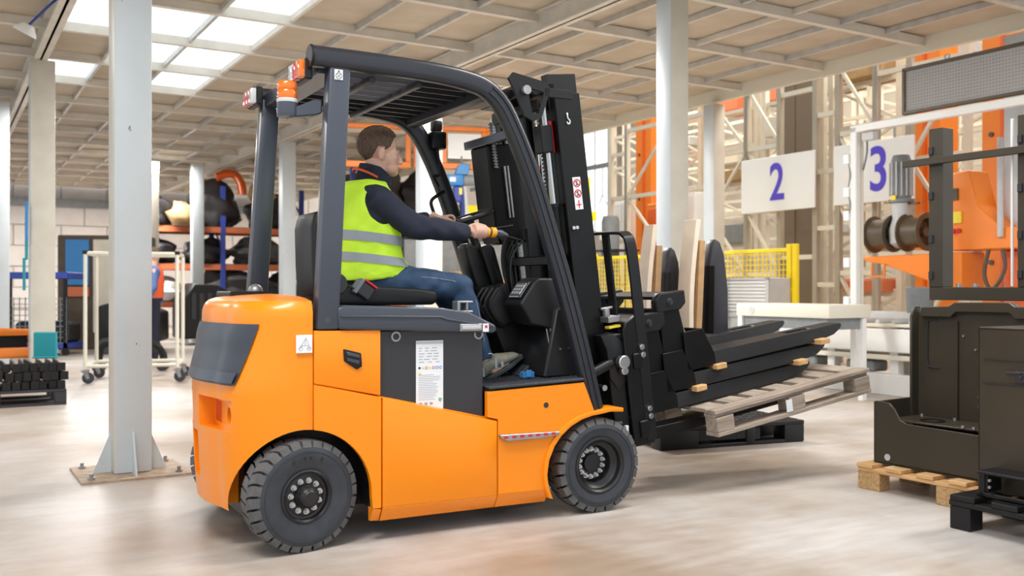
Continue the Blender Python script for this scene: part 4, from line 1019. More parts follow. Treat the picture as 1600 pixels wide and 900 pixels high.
# shoes
for (A_, ang, nm) in ((RA, -26, 0), (LA, -36, 1)):
    T = Matrix.Translation((A_[0]+.005, A_[1], A_[2]-.065)) @ Matrix.Rotation(radians(ang), 4, 'Y')
    up_ = MB().tube([T @ Vector(p) for p in ((-.035, 0, .02), (-.01, 0, .032), (.04, 0, .036), (.09, 0, .028), (.14, 0, .016), (.185, 0, .006), (.21, 0, .0))], [(.028, .028), (.046, .036), (.044, .038), (.038, .042), (.028, .046), (.020, .042), (.006, .02)], 20, up=(0, 0, 1))
    up_.tube([T @ Vector((0, 0, .03)), T @ Vector((-.03, 0, .09))], [.040, .046], 16)
    so = up_.build('shoe', M['shoe'], P); remesh(so, .005, 4)
    sl = MB()
    pts = []
    for k in range(13):
        t = k/12; x = -.055+.275*t; wv_ = .030+.020*sin(pi*min(1, t*1.1))*(.8+.5*t) if t < .92 else .030
        pts.append((x, wv_, .004*(t > .8)+.012*max(0, t-.75)))
    lo_ = [(x, -w_, -.034+zz) for x, w_, zz in pts]+[(x, w_, -.034+zz) for x, w_, zz in reversed(pts)]
    hi_ = [(x, y*1.03, -.012+(z+.034)*1.6) for x, y, z in lo_]; n = len(lo_)
    sl.add([T @ Vector(p) for p in lo_+hi_], [tuple(range(n)), tuple(reversed(range(n, 2*n)))]+[(i, (i+1) % n, (i+1) % n+n, i+n) for i in range(n)])
    sl.build('sole', M['sole'], so, bevel=.004)
    lc = MB()
    for k in range(6):
        x = .045+.017*k; zt = .081-.0125*k-.012*(k > 3)*(k-3)*.4
        lc.tube([T @ Vector((x-.006, -.030, zt-.022)), T @ Vector((x, -.012, zt-.003)), T @ Vector((x+.004, .012, zt-.003)), T @ Vector((x+.004, .03, zt-.022))], .0024, 6)
    lc.tube(spline([T @ Vector(p) for p in ((.04, -.01, .085), (.03, -.04, .10), (.06, -.05, .085), (.055, -.035, .065))], 4), .0022, 5)
    lc.build('laces', M['white_label'], so)
    for (a, b, c, d) in ((.05, .02, .075, .05), (.085, .01, .105, .04), (-.03, .015, -.01, .06)):
        MB().tube([T @ Vector((a, -.044, b-.012)), T @ Vector((c, -.036, d))], (.008, .003), 8).build('shoe_overlay', M['reflective'], so)

for o in P.children:
    if o.name.split('.')[0] in ('eye', 'eyebrow', 'eyelid', 'lips', 'hair'): o.location.x = HX
    if o.name.split('.')[0] in ('stand_collar', 'orange_lanyard'): o.location.x = .015
# ================================================================= LOAD AND RIGHT-HAND SIDE
def at(px, py, Y): return Vector(((px-800)/1490*Y, Y, 1.1-(py-450)/1490*Y))
def Lp(u, v, z): return (FO[0]+u*cos(FA)-v*sin(FA), FO[1]+u*sin(FA)+v*cos(FA), z)
# ---- wooden pallet on the forks
WP = thing('wooden_pallet', 'weathered wooden pallet tilted on the forks under the black fork frames', 'pallet', Lp(2.20, .0, .452), rot=(0, radians(-8.7), FA), group=None)
L_, D_ = 1.18, .98
for k in range(7):
    x = .0+k*(L_-.14)/6; MB().box(x+.002*(k % 2), x+.12+.012*(k in (0, 6)), .085 if k else .085, D_, -.02, 0.001*(k % 3)).build('deck_board', M['wood_x'], WP, bevel=.002)
MB().box(-.005, L_+.005, 0, .083, -.022, .0).build('lead_board', M['wood'], WP, bevel=.003)
for y in (0, D_/2-.05, D_-.10):
    MB().box(0, L_, y+(.02 if y == 0 else 0), y+.10, -.042, -.0225).build('stringer_board', M['wood'], WP, bevel=.002)
    MB().box(0, L_, y, y+.10, -.144, -.122).build('bottom_board', M['wood'], WP, bevel=.002)
    for x in (0.002, L_/2-.06, L_-.122): MB().box(x, x+.12, y+.002, y+.098, -.1215, -.0425).build('block', M['wood'], WP, bevel=.003)
MB().box(.50, .545, -.002, .0, -.118, -.05).build('paper_tag', M['white_label'], WP)
# ---- nested fork frames
def frame(u, v, z, label, back=True, tall=.44):
    t = thing('fork_frame', label, 'fork frame', Lp(u, v, z), rot=(0, radians(-7.8), FA), group='black fork frames stacked on the wooden pallet')
    for y in (0, .47):
        o = MB().prism([(0, -.006), (.80, 0), (.94, .018), (1.01, .036), (1.035, .056), (1.03, .074), (0, .078)], y, y+.18, 'y')
        vs = o.v
        o.v = [(x, (y+.09)+(yy-y-.09)*(1 if x < .85 else (.94 if x < .98 else .7)), zz) for x, yy, zz in vs]
        tn = o.build('tine', M['tine'], t)
        c = MB().box(.62, .80, y+.055, y+.125, .03, .1).build('c', M['black']); c.parent = t
        bpy.context.view_layer.update(); cut(tn, c); tn.data.materials.clear(); tn.data.materials.append(M['tine'])
        e = tn.modifiers.new('b', 'BEVEL'); e.width = .004; e.segments = 1; smooth(tn)
        MB().prism([(-.20, -.0), (0, 0), (0, .07), (-.065, .215), (-.20, .215)], y-.002, y+.012, 'y').prism([(-.20, 0), (-.0, 0), (0, .07), (-.065, .215), (-.08, .215), (-.015, .07), (-.19, .05)], y+.012, y+.15, 'y').build('heel_gusset', M['black'], t, bevel=.004)
    if back:
        for y in (0.02, .59):
            MB().prism([(-.33, .02), (-.19, .02), (-.17, .18), (-.20, tall-.08), (-.33, tall-.08)], y, y+.02, 'y').build('side_plate', M['black'], t, bevel=.004)
            MB().prism([(-.36, tall-.10), (-.20, tall-.10), (-.16, tall-.07), (-.16, tall), (-.33, tall+.005), (-.36, tall-.03)], y-.02, y+.03, 'y').build('roller_bracket', M['black_plastic'], t, bevel=.006)
            MB().lathe([(.001, -.012), (.012, -.012), (.012, -.006), (.018, -.006), (.022, 0), (.022, .006)], (-.27, y-.02, tall-.05), 'y', 18).build('guide_roller', M['charcoal'], t)
        MB().box(-.34, -.31, .04, .60, .02, tall-.08).build('back_plate', M['black'], t, bevel=.004)
        MB().box(-.34, -.16, .04, .60, tall-.03, tall-.01).build('top_plate', M['black'], t, bevel=.003)
    return t
frame(2.11, .2, .455, 'lowest black fork frame of the stack, lying directly on the wooden pallet', False)
frame(2.235, .2, .562, 'middle black fork frame in the stack, between two pairs of small wood blocks')
frame(2.375, .2, .675, 'topmost black fork frame with slotted tines pointing right')
def spacer(u, v, z, label, dx=.09):
    t = MB().box(0, .075, -.02, .22, 0, .030).build('wood_spacer', M['fresh_wood'], bevel=.003)
    t.location = Lp(u, v, z); t.rotation_euler = (0, radians(-7.8), FA+dx)
    tag(t, label, 'wood block', 'small wood spacers between the fork frames')
spacer(2.36, .19, .648, 'small wood block under the heel of the topmost fork frame', .02)
spacer(2.21, .18, .535, 'small orange-tinted wood block under the heel of the middle fork frame', .02)
spacer(3.14, .17, .765, 'small wood block under the tip of the topmost fork frame', .0)
spacer(2.97, .18, .648, 'small wood block under the tip of the middle fork frame', .0)
# ---- forks standing on end and boards leaning behind the frames
def upright(u, v, z, label, h=.95):
    t = thing('upended_fork', label, 'fork', Lp(u, v, z), FA, 'forks standing on end behind the frames')
    MB().prism([(-.05, 0), (.09, 0), (.085, h*.62), (.06, h*.88), (.03, h-.02), (0, h), (-.02, h-.03), (-.04, h*.8)], -.07, .0, 'y').build('blade', M['charcoal'], t, bevel=.006, seg=2)
    MB().prism([(-.05, 0), (-.045, 0), (-.035, h*.8), (-.04, h*.8)], -.11, .03, 'y').build('blade_flange', M['black'], t)
    if h > .9: MB().box(.012, .020, -.074, -.069, .38, .52).build('white_strip', M['white_label'], t); MB().box(.012, .020, -.075, -.069, .36, .38).build('blue_strip', M['ink_blue'], t)
    return t
upright(2.88, .85, .56, 'upended black fork standing right of the taller pale board', .85).scale = (1.2, 1, 1)
upright(2.66, 1.02, .56, 'upended black fork half hidden behind the shorter pale board', .80)
def board(u, v, z, h, w_, label, lean=3):
    t = thing('pale_board', label, 'board', Lp(u, v, z), rot=(0, radians(lean), FA), group='pale boards leaning behind the fork frames')
    mb = MB(); n = 8; vs = []
    for k in range(n+1):
        zz = h*k/n; bow = .03*sin(pi*k/n)
        vs += [(-bow, -w_, zz), (.035-bow, -w_, zz), (.035-bow, 0, zz), (-bow, 0, zz)]
    mb.add(vs, [(i*4+j, i*4+(j+1) % 4, (i+1)*4+(j+1) % 4, (i+1)*4+j) for i in range(n) for j in range(4)]+[(3, 2, 1, 0), tuple(4*n+k for k in range(4))])
    mb.build('board_face', M['board'], t, bevel=.002)
    MB().box(.032, .075, -w_-.002, -.01, 0, h-.13).build('backing_board', M['board_edge'], t)
board(2.66, .88, .60, .93, .12, 'taller of the two pale boards, right beside the upended fork', 3)
board(2.45, 1.02, .60, .90, .10, 'shorter pale board nearest the load backrest', 3)
# ---- black plastic pallet on the floor
pp = thing('plastic_pallet', 'black plastic pallet lying on the floor under the raised wooden pallet', 'pallet', (1.00, 6.42, 0), radians(20.5))
MB().box(0, 1.17, 0, .8, .125, .155).build('deck', M['black_plastic'], pp, bevel=.006)
g = MB()
for i in range(14):
    for j in range(9):
        g.box(.03+i*.08, .095+i*.08, .04+j*.08, .05+j*.08, .155, .161)
tag(g.build('deck_ribs', M['charcoal'], pp), kind='stuff')
for x, w_ in ((0, .30), (.68, .08), (1.0, .17)):
    for y in (0, .33, .66): MB().box(x, x+w_, y, y+.14, 0, .13).build('foot', M['black_plastic'], pp, bevel=.012, seg=2)
for y in (0, .33, .66): MB().box(.25, 1.02, y+.002, y+.12, 0, .025).build('runner', M['black_plastic'], pp, bevel=.004)
MB().box(.30, .69, .01, .03, .05, .125).box(.76, .80, .01, .03, .04, .12).build('side_web', M['black_plastic'], pp)
# ---- pallet and chassis at the right (building frame; local x = away, local y = towards the left rear)
pr = bthing('wooden_pallet', 'yellow fresh wood pallet under the big dark chassis at right', 'pallet', 4.34, 3.52)
for k in range(7):
    y = -.10-k*.185; MB().box(0, .8, y, y+.10, .118, .140).build('deck_board', M['fresh_wood'], pr, bevel=.003)
for x in (0.01, .36, .70):
    MB().box(x, x+.09, -1.2, 0, .096, .1175).build('stringer_board', M['fresh_wood'], pr, bevel=.003)
    for y in (-.14, -.62, -1.19): MB().box(x, x+.09, y, y+.14, 0, .0955).build('chipboard_block', M['chip'], pr, bevel=.004)
ch = bthing('truck_chassis', 'big dark folded-steel truck body shell standing on the fresh wood pallet', 'vehicle body', 4.42, 3.47, .141)
K = M['flare_black']
MB().prism([(-1.3, 0), (-.02, 0), (0, .02), (0, .335), (-.02, .34), (-.10, .335), (-.13, .31), (-.17, .25), (-.21, .235), (-1.3, .215)], 0, .012, 'x').build('tray_front', K, ch, bevel=.003)
MB().prism([(0, 0), (.5, 0), (.5, .345), (.0, .335)], -.012, 0, 'y').build('tray_side', K, ch, bevel=.003)
MB().box(0, .95, -1.3, -.01, 0, .012).build('tray_floor', K, ch)
tp = MB().prism([(.03, -.05), (.31, -.05), (.31, -.62), (.06, -.62)], .235, .245, 'z').build('tray_shelf', K, ch, bevel=.002)
MB().lathe([(.05, 0), (.065, 0), (.065, .004), (.05, .004)], (.16, -.25, .245), 'z', 24, close=True).build('shelf_ring', M['black'], tp)
for x, y in ((.05, -.5), (.05, -.56), (.28, -.1), (.28, -.3), (.28, -.5), (.10, -.6), (.25, -.6)): MB().cyl((x, y, .245), (x, y, .258), .010, n=6).build('bolt', M['dull_steel'], tp)
MB().prism([(-.04, .0), (-.04, .80), (-.09, .855), (-.26, .86), (-.29, .88), (-.60, .885), (-.63, .865), (-1.3, .865), (-1.3, 0)], .32, .34, 'x').build('tall_back_panel', K, ch, bevel=.004)
MB().prism([(.26, .30), (.26, .80), (.29, .86), (.34, .86), (.34, 0), (.32, 0)], -.05, -.035, 'y').build('tall_side_flange', K, ch, bevel=.003)
MB().prism([(-.26, .86), (-.29, .88), (-.60, .885), (-.63, .865), (-1.3, .865), (-1.3, .80), (-.63, .80), (-.60, .83), (-.30, .83), (-.27, .80), (-.08, .80), (-.09, .855)], .285, .32, 'x').build('top_rim', K, ch, bevel=.004)
MB().box(.305, .32, -.30, -.296, .05, .78).build('inner_rib', K, ch)
MB().tube(spline([(.32, -.17, .78), (.315, -.12, .78), (.315, -.11, .75), (.315, -.11, .55), (.315, -.13, .52), (.32, -.19, .52)], 4), .005, 6).build('embossed_loop', M['charcoal'], ch)
for y, z in ((-.33, .70), (-.40, .63), (-.42, .33), (-.42, .38), (-.55, .25), (-.7, .55), (-.62, .6)): MB().cyl((.32, y, z), (.308, y, z), .006, n=8).build('rivet', M['dull_steel'], ch)
MB().lathe([(.014, 0), (.018, 0), (.018, .003), (.014, .003)], (-.003, -.09, .040), 'x', 20, close=True).cyl((-.002, -.09, .040), (.0, -.09, .040), .014, n=20).build('lift_hole', M['light_grey'], ch)
# upper mast frame standing on the chassis
mf = bthing('mast_frame', 'dark upright mast frame standing on the big dark chassis', 'mast', 4.98, 3.62, 1.03)
MB().box(-.05, .05, -1.5, -.13, 0, .075).build('base_beam', K, mf, bevel=.005)
for y in (-.13, -.66):
    MB().prism([(-.05, y), (.05, y), (.05, y-.02), (-.03, y-.02), (-.03, y-.07), (.05, y-.07), (.05, y-.09), (-.05, y-.09)], .075, .99, 'z').build('mast_channel', K, mf, bevel=.003)
    for z in (.12, .33, .58, .84): MB().box(-.062, -.05, y-.03, y-.005, z, z+.045).build('clip', M['charcoal'], mf, bevel=.002)
MB().box(-.09, -.055, -.76, .02, .78, .82).build('cross_bar', K, mf, bevel=.003)
for y in (-.15, -.3, -.4): MB().cyl((-.02, y, .075), (-.02, y, .095), .014, n=8).build('bolt', M['dull_steel'], mf)
MB().tube([(-.03, -.62, .08), (-.03, -.62, .98)], .008, 8).build('steel_rod', M['white_paint'], mf)
# nearer dark cabinet cut by the frame, on a black pallet
nb_ = bthing('steel_cabinet', 'nearest dark steel cabinet with a small latch, cut off by the right edge', 'cabinet', 4.18, 2.70, .158)
MB().box(0, .012, -1.0, 0, .0, .76).build('front_panel', K, nb_, bevel=.003)
MB().box(0.0, .7, -.012, 0, 0, .76).build('side_panel', K, nb_, bevel=.003)
MB().box(0, .7, -1.0, 0, .745, .757).build('top_panel', K, nb_, bevel=.003)
MB().box(-.006, .0, -1.0, -.03, .50, .505).box(-.006, 0, -1., -.03, .61, .612).build('panel_seam', M['charcoal'], nb_)
MB().box(-.012, -.001, -.245, -.185, .515, .565).cyl((-.012, -.215, .54), (-.022, -.215, .54), .009, n=10).beam((-.014, -.215, .558), (-.014, -.14, .556), .008, .010).build('latch', M['charcoal'], nb_, bevel=.002)
MB().box(-.14, 0, -1.0, -.08, .10, .115).box(-.14, -.12, -.12, -.09, .0, .11).box(-.13, -.02, -.13, -.11, .02, .10).box(-.14, -.12, -1.0, -.08, 0, .02).build('lower_bracket', M['black_plastic'], nb_, bevel=.004)
for z in (.05, .08): MB().cyl((-.14, -.15, z), (-.15, -.15, z), .007, n=6).build('bracket_bolt', M['dull_steel'], nb_)
bp2_ = bthing('black_pallet', 'black painted pallet under the nearest dark cabinet at right', 'pallet', 3.98, 2.72)
for k in range(5): MB().box(0, .9, -.13-k*.2, -.01-k*.2, .13, .155).build('deck_board', M['black_plastic'], bp2_, bevel=.003)
for x in (0, .4): MB().box(x, x+.10, -1.0, -.005, .105, .1295).build('stringer_board', M['black_plastic'], bp2_, bevel=.003)
for x in (0, .4):
    for y in (-.11, -.6): MB().box(x, x+.10, y, y+.1, 0, .1045).build('block', M['black_plastic'], bp2_, bevel=.004)
# ---- white conveyor line, table, louvred cabinet, yellow fence
cv = bthing('conveyor', 'long white conveyor frame running behind the right-hand chassis', 'conveyor', 8.35, 4.6)
for z0, z1, x in ((.44, .68, 0), (.0, .22, -.04)): MB().box(x, x+.12, 0, 3.2, z0, z1).build('side_beam', M['white_paint'], cv, bevel=.01)
MB().box(0, .6, 0, 3.4, .36, .41).build('lower_rail', M['cream'], cv, bevel=.004)
MB().box(.0, .6, 0, 3.4, .70, .73).build('top_rail', M['cream'], cv, bevel=.004)
for y in (.1, .9, 1.7, 2.5, 3.2): MB().box(.05, .15, y, y+.1, 0, .72).build('conveyor_leg', M['white_paint'], cv, bevel=.005)
for k in range(16): MB().cyl((.05, .15+.2*k, .75), (.55, .15+.2*k, .75), .025, n=12).build('roller', M['light_grey'], cv)
for y in (2.0, 2.75): MB().box(.04, .3, y, y+.35, .22, .34).build('drive_motor', M['mid_grey'], cv, bevel=.02)
cu = bthing('conveyor', 'low grey-white roller conveyor seen under the orange machine', 'conveyor', 9.0, 4.0)
for z0, z1 in ((.72, .84), (.50, .56)): MB().box(0, .08, 0, 4.2, z0, z1).build('side_beam', M['light_grey'], cu, bevel=.006)
for y in (.2, 1.4, 2.6, 3.8): MB().box(0, .1, y, y+.1, 0, .75).build('conveyor_leg', M['white_paint'], cu, bevel=.005)
for k in range(8): MB().box(-.02, .15, .3+.45*k, .55+.45*k, .62, .66).build('slat', M['rack_cream'], cu)
tb = bthing('work_table', 'worn cream steel table top behind the raised forks', 'table', 7.2, 6.15)
MB().box(0, .6, 0, 1.22, .81, .94).build('table_box', M['cream'], tb, bevel=.012, seg=2)
MB().box(.03, .55, .05, 1.17, .70, .81).build('table_apron', M['mid_grey'], tb)
for x, y in ((0, 1.14), (.5, .02), (.5, 1.14)): MB().box(x, x+.06, y, y+.06, 0, .81).build('table_leg', M['white_paint'], tb, bevel=.004)
MB().cyl((-.004, 1.0, .87), (.0, 1.0, .87), .04, n=20).build('cap_mark', M['light_grey'], tb)
lv = bthing('louvred_cabinet', 'light grey cabinet with a louvred front below the yellow fence', 'cabinet', 9.55, 9.15)
MB().box(0, .4, 0, .95, 0, 1.24).build('cabinet_body', M['light_grey'], lv, bevel=.01)
for k in range(9): MB().box(-.02, 0, .06, .88, .78+.048*k, .808+.048*k).build('louvre', M['white_paint'], lv, bevel=.004)
MB().box(-.03, 0, .0, .05, .0, 1.24).box(-.03, 0, .9, .95, 0, 1.24).box(-.03, 0, 0, .95, 1.21, 1.24).box(-.03, 0, .05, .9, .70, .75).build('cabinet_trim', M['light_grey'], lv)
fe = bthing('mesh_fence', 'yellow steel mesh safety fence behind the fork load', 'fence', 10.0, 9.07)
for y in (0, .10, 2.35, 4.6): MB().box(-.03, .03, y, y+.085, 0, 1.70).build('fence_post', M['yellow'], fe, bevel=.006)
for y0, y1 in ((.18, 2.35), (2.44, 4.6)):
    for z in (1.60, .25): MB().box(-.02, .02, y0, y1, z, z+.05).build('fence_rail', M['yellow'], fe, bevel=.004)
    wv_ = MB(); n = int((y1-y0)/.075)
    for k in range(n+1): y = y0+(y1-y0)*k/n; wv_.box(-.006, .006, y-.005, y+.005, .3, 1.6)
    for k in range(18): wv_.box(-.006, .006, y0, y1, .3+.075*k-.005, .3+.075*k+.005)
    tag(wv_.build('fence_mesh', M['yellow'], fe, flat=True), kind='stuff')
for z in (.6, 1.05, 1.3): MB().box(-.05, .02, .075, .11, z, z+.05).build('hinge', M['yellow'], fe)
# ---- aluminium frame with light barrier boxes
al = bthing('light_barrier_frame', 'white aluminium door frame with small sensor boxes at right', 'frame', 8.0, 6.49)
MB().box(0, .07, 0, .08, 0, 2.74).build('frame_post', M['white_paint'], al, bevel=.008)
MB().box(.09, .13, .01, .05, 0, 2.68).build('inner_post', M['cream'], al, bevel=.004)
MB().box(0, .07, -2.6, .08, 2.68, 2.76).build('frame_header', M['white_paint'], al, bevel=.008)
for z in (.96, 1.36, 1.84, 2.08, 2.42): MB().box(-.02, .05, .08, .15, z-.05, z+.05).build('sensor_box', M['white_label'], al, bevel=.006)
MB().box(-.02, .05, -.22, -.08, 2.58, 2.66).build('sensor_box', M['light_grey'], al, bevel=.006)
MB().tube(spline([(.0, .10, 2.4), (-.01, .07, 2.25), (0, .10, 2.1), (-.01, .07, 1.95), (0, .1, 1.8)], 4), .006, 6).tube(spline([(.08, -.05, 2.7), (.08, -.07, 2.5), (.08, -.02, 2.3)], 4), .01, 6).build('sensor_cable', M['mid_grey'], al)
ps = bthing('perforated_screen', 'grey perforated panel in a brown frame above the aluminium header', 'panel', 8.05, 5.96, 2.80)
MB().box(0, .02, -1.75, 0, 0, .42).build('perforated_sheet', M['mesh_grey'], ps)
MB().box(-.02, .03, -1.75, .02, .40, .43).box(-.02, .03, -1.75, .02, -.02, .01).box(-.02, .03, -.01, .02, 0, .42).build('panel_frame', M['umber'], ps, bevel=.003)
dt = MB()
for i in range(56):
    for j in range(13): y = -.03-i*.03; z = .03+j*.03; dt.box(-.003, .0, y-.009, y, z, z+.009)
tag(dt.build('perforations', M['mid_grey'], ps, flat=True), kind='stuff')
for y in (-.45, -1.45): MB().lathe([(.018, 0), (.03, 0), (.03, .01), (.018, .01)], (0, y, .455), 'x', 16, close=True).build('eye_bolt', M['dull_steel'], ps)
# ---- number signs
for n_, b0, w_ in (('2', 9.75, 1.5), ('3', 8.08, 1.32)):
    sgn = bthing('number_sign', 'white hanging sign with a violet figure ' + ('two' if n_ == '2' else 'three'), 'sign', 11.1, b0)
    MB().box(0, .03, 0, w_, 2.29, 3.14).build('sign_board', M['white_paint'], sgn, bevel=.004)
    T = Matrix.Translation((-.004, w_*(.49 if n_ == '2' else .42), 2.71)) @ FACE_X
    text(n_, 'numeral', M['violet'], .80 if n_ == '2' else .86, sgn, T, .004, .78)
# ---- racking uprights and beams
rk0 = None
def rack(a, b, wb, h, label, diag=0, n=6, m='rack_cream', t=.1, ext=0):
    r = bthing('rack_bay', label, 'storage rack', a, b, 0, 'cream storage racking bays beyond the deck')
    for y in (0, wb): MB().box(-t/2, t/2, y-t/2, y+t/2, 0, h).build('upright', M[m], r)
    for k in range(n+1):
        z = .3+(h-.5)*k/n
        MB().box(-.03, .03, 0, wb, z-.035, z+.035).build('crossbeam', M[m], r)
    if diag:
        for k in range(n):
            z = .3+(h-.5)*k/n; z2 = .3+(h-.5)*(k+1)/n
            y0, y1 = (0, wb) if (k % 2 or diag == 2) else (wb, 0)
            MB().beam((.0, y0, z), (.0, y1, z2), .045, .045).build('brace', M[m], r)
    return r
random.seed(11)
ORD = ['first', 'second', 'third', 'fourth', 'fifth', 'sixth', 'seventh', 'eighth', 'ninth', 'tenth', 'eleventh']
P1 = [(7.5, .85), (8.35, .55), (8.9, .66), (9.56, .42), (9.98, .72), (10.7, .72), (11.42, .9), (12.32, .97), (13.29, 1.3), (14.6, .5)]
for i, (b, wb) in enumerate(P1):
    rack(11.4, b, wb, 5.6, 'front-row cream rack bay, number %s from the right-hand orange column' % (['one', 'two', 'three', 'four', 'five', 'six', 'seven', 'eight', 'nine', 'ten'][i]), [1, 0, 2, 0, 0, 2, 1, 0, 1, 0][i], [4, 4, 5, 6, 4, 5, 5, 4, 4, 6][i], t=.085)
for r_, a in enumerate((13.2, 15.2, 17.4)):
    words = ['second', 'third', 'fourth'][r_]
    for i in range(8+r_):
        b = 5.2+i*1.55+r_*.6
        rack(a, b, 1.35, 7.5, 'cream rack bay of the %s row beyond the signs, %s from the right' % (words, ORD[i]), [1, 2, 0][(i+r_) % 3], 10+2*r_, t=.10)
CN = {'rack_cream': 'cream', 'kraft': 'brown', 'mid_grey': 'dark grey', 'rack_orange': 'orange', 'light_grey': 'light grey'}
used = set()
while len(used) < 60:
    a = random.choice((13.2, 15.2, 17.4)); i = random.randrange(8); lv_ = random.randrange(9)
    if (a, i, lv_) in used: continue
    used.add((a, i, lv_)); r_ = (13.2, 15.2, 17.4).index(a); n_ = 10+2*r_
    b = 5.2+i*1.55+r_*.6+.12; z = .3+7.0*(lv_ % (n_-1))/n_+.036
    m = random.choice(list(CN)); w_ = random.uniform(.5, 1.0); hgt = random.uniform(.15, .42)
    o = MB().box(0, .8, 0, w_, 0, hgt).box(.1, .7, .05, w_-.05, hgt, hgt+.02).build('storage_box', M[m], bevel=.01)
    o.location = Bp(a-.3, b, z); o.rotation_euler.z = BA
    tag(o, 'blurred %s box stored in the %s row of cream racking' % (CN[m], ['second', 'third', 'fourth'][r_]), 'box', 'boxes deep in the racking')
dk = bthing('dark_partition', 'dark brown partition panel behind the sign with number 2', 'panel', 12.4, 10.9)
for k in range(2): MB().box(0, .05, .42*k, .42*k+.40, .0, 6).build('partition_panel', M['partition'], dk, bevel=.01)
# ---- orange stacker columns
def column(a, b, w_, label, h=6, box=False):
    t = bthing('crane_column', label, 'column', a, b, 0, 'orange crane columns')
    MB().box(0, .42, 0, w_, 0, h).build('column_shaft', M['crane'], t, bevel=.01)
    MB().box(-.03, .0, w_*.42, w_*.5, 0, h).build('edge_rib', M['deep_orange'], t)
    for z in (1.4, 2.9, 3.8): MB().cyl((-.02, w_*.75, z), (0, w_*.75, z), .03, n=10).build('column_bolt', M['umber'], t)
    return t
column(12.2, 14.85, .5, 'orange column left of the white and cream pillar')
column(11.9, 8.25, .5, 'orange column just right of the sign with number 3')
column(10.6, 6.30, .5, 'orange column at the right edge behind the perforated panel')
bx_ = bthing('control_box', 'orange control box beside the left orange column', 'box', 12.0, 14.3)
MB().box(0, .35, 0, .45, 0, 2.75).build('box_body', M['crane'], bx_, bevel=.015)
MB().box(-.01, 0, .04, .41, .7, 2.65).build('box_door', M['deep_orange'], bx_, bevel=.006)
MB().box(-.02, -.01, .36, .39, 1.7, 1.8).build('door_handle', M['umber'], bx_)
# ---- geared motor with two cable drums on an orange arm
def hpt(px, py, a):
    d = ((px-800)/1490, 1.0); t = a/(d[0]*cos(BA)+d[1]*sin(BA)); return (-d[0]*t*sin(BA)+t*cos(BA), 1.1-(py-450)/1490*t)
A_ = 9.0
mo = bthing('winch_motor', 'grey upright geared motor between two brown cable drums', 'motor', A_, 0)
def YZ(px, py): return hpt(px, py, A_)
(yc, zt), (_, zb) = YZ(1408, 243), YZ(1408, 318)
MB().lathe([(.10, zb), (.135, zb+.01), (.135, zb+.04), (.105, zb+.06), (.105, zt-.06), (.085, zt), (.001, zt+.005)], (.0, yc, 0), 'z', 24).build('motor_body', M['mid_grey'], mo)
for k in range(14):
    q = 2*pi*k/14; MB().box(-.006, .006, .10, .125, zb+.08, zt-.08, T=Matrix.Translation((0, yc, 0)) @ Matrix.Rotation(q, 4, 'Z')).build('cooling_fin', M['light_grey'], mo)
y2, z2 = YZ(1400, 388); MB().lathe([(.05, z2-.0), (.12, z2+.05), (.13, z2+.2), (.09, z2+.32), (.10, zb)], (0, yc, 0), 'z', 20).build('gearbox', M['light_grey'], mo, ang=50)
MB().box(-.02, .02, yc-.22, yc+.05, zb-.02, zb+.0).build('motor_flange', M['umber'], mo)
MB().box(-.14, -.12, yc-.03, yc+.03, zb+.03, zb+.08).build('yellow_tag', M['ink_yellow'], mo)
for y, s in ((yc+.22, 1), (yc-.20, -1)):
    zc = YZ(1380, 366)[1]; r = .205; w_ = .13
    MB().lathe([(r, -w_), (r, -w_+.015), (r*.80, -w_+.03), (r*.80, w_-.03), (r, w_-.015), (r, w_), (r*.72, w_), (r*.68, w_-.09), (.05, w_-.09), (.05, w_-.02), (.001, w_-.02)], (.0, y, zc), 'y', 32, caps=False).lathe([(r, -w_), (r*.72, -w_), (r*.68, -w_+.09), (.05, -w_+.09), (.05, -w_+.02), (.001, -w_+.02)], (.0, y, zc), 'y', 32, caps=False).build('cable_drum', M['umber'], mo, ang=40)
am = bthing('orange_machine', 'orange arm and console carrying the winch motor', 'machine', A_, 0)
ya, za = YZ(1355, 402); yb_, zb_ = YZ(1470, 402)
MB().prism([(ya, za), (ya-.06, za-.05), (ya-.3, za-.09), (yb_, za-.3), (yb_-.3, za-.45), (yb_-.3, za+.02)], -.1, .3, 'x').build('arm_plate', M['crane'], am, bevel=.01)
MB().tube([(-.12, ya-.16, za-.08), (-.12, ya-.16, za-.22), (-.12, ya-.32, za-.22), (-.12, ya-.32, za-.08)], .014, 8).build('arm_loop', M['crane'], am)
y0, z0 = YZ(1482, 392); y1, z1 = YZ(1512, 268); y3, z3 = YZ(1640, 392)
MB().prism([(y0, z0), (y0, z1), (y1, z1+.02), (y1-.1, z1-.35), (y1-.35, z0+.22), (y3, z0+.2), (y3, z0)], .02, .35, 'x').build('console_body', M['crane'], am, bevel=.012)
MB().box(.0, .02, y0-.10, y0-.03, z1-.28, z1-.16).build('dark_display', M['umber'], am)
MB().box(.0, .02, y0-.14, y0-.02, z1-.52, z1-.40).build('yellow_label', M['ink_yellow'], am)
g = MB().cyl((.02, y0-.05, z1-.6), (-.01, y0-.05, z1-.6), .025, n=12).cyl((.02, y0-.11, z1-.6), (-.01, y0-.11, z1-.6), .025, n=12); g.build('red_button', M['ink_red'], am)
y4, z4 = YZ(1520, 283)
MB().box(.4, .9, y3, y4, z0+.22, z4-.05).build('side_housing', M['crane'], am, bevel=.02)
MB().cyl((.0, YZ(1563, 300)[0], z0+.12), (.0, YZ(1563, 300)[0], z1+.3), .03, n=10).build('vertical_rod', M['light_grey'], am)
MB().box(.2, .6, y3, YZ(1550, 300)[0], .3, z0).build('machine_pedestal', M['deep_orange'], am, bevel=.02)
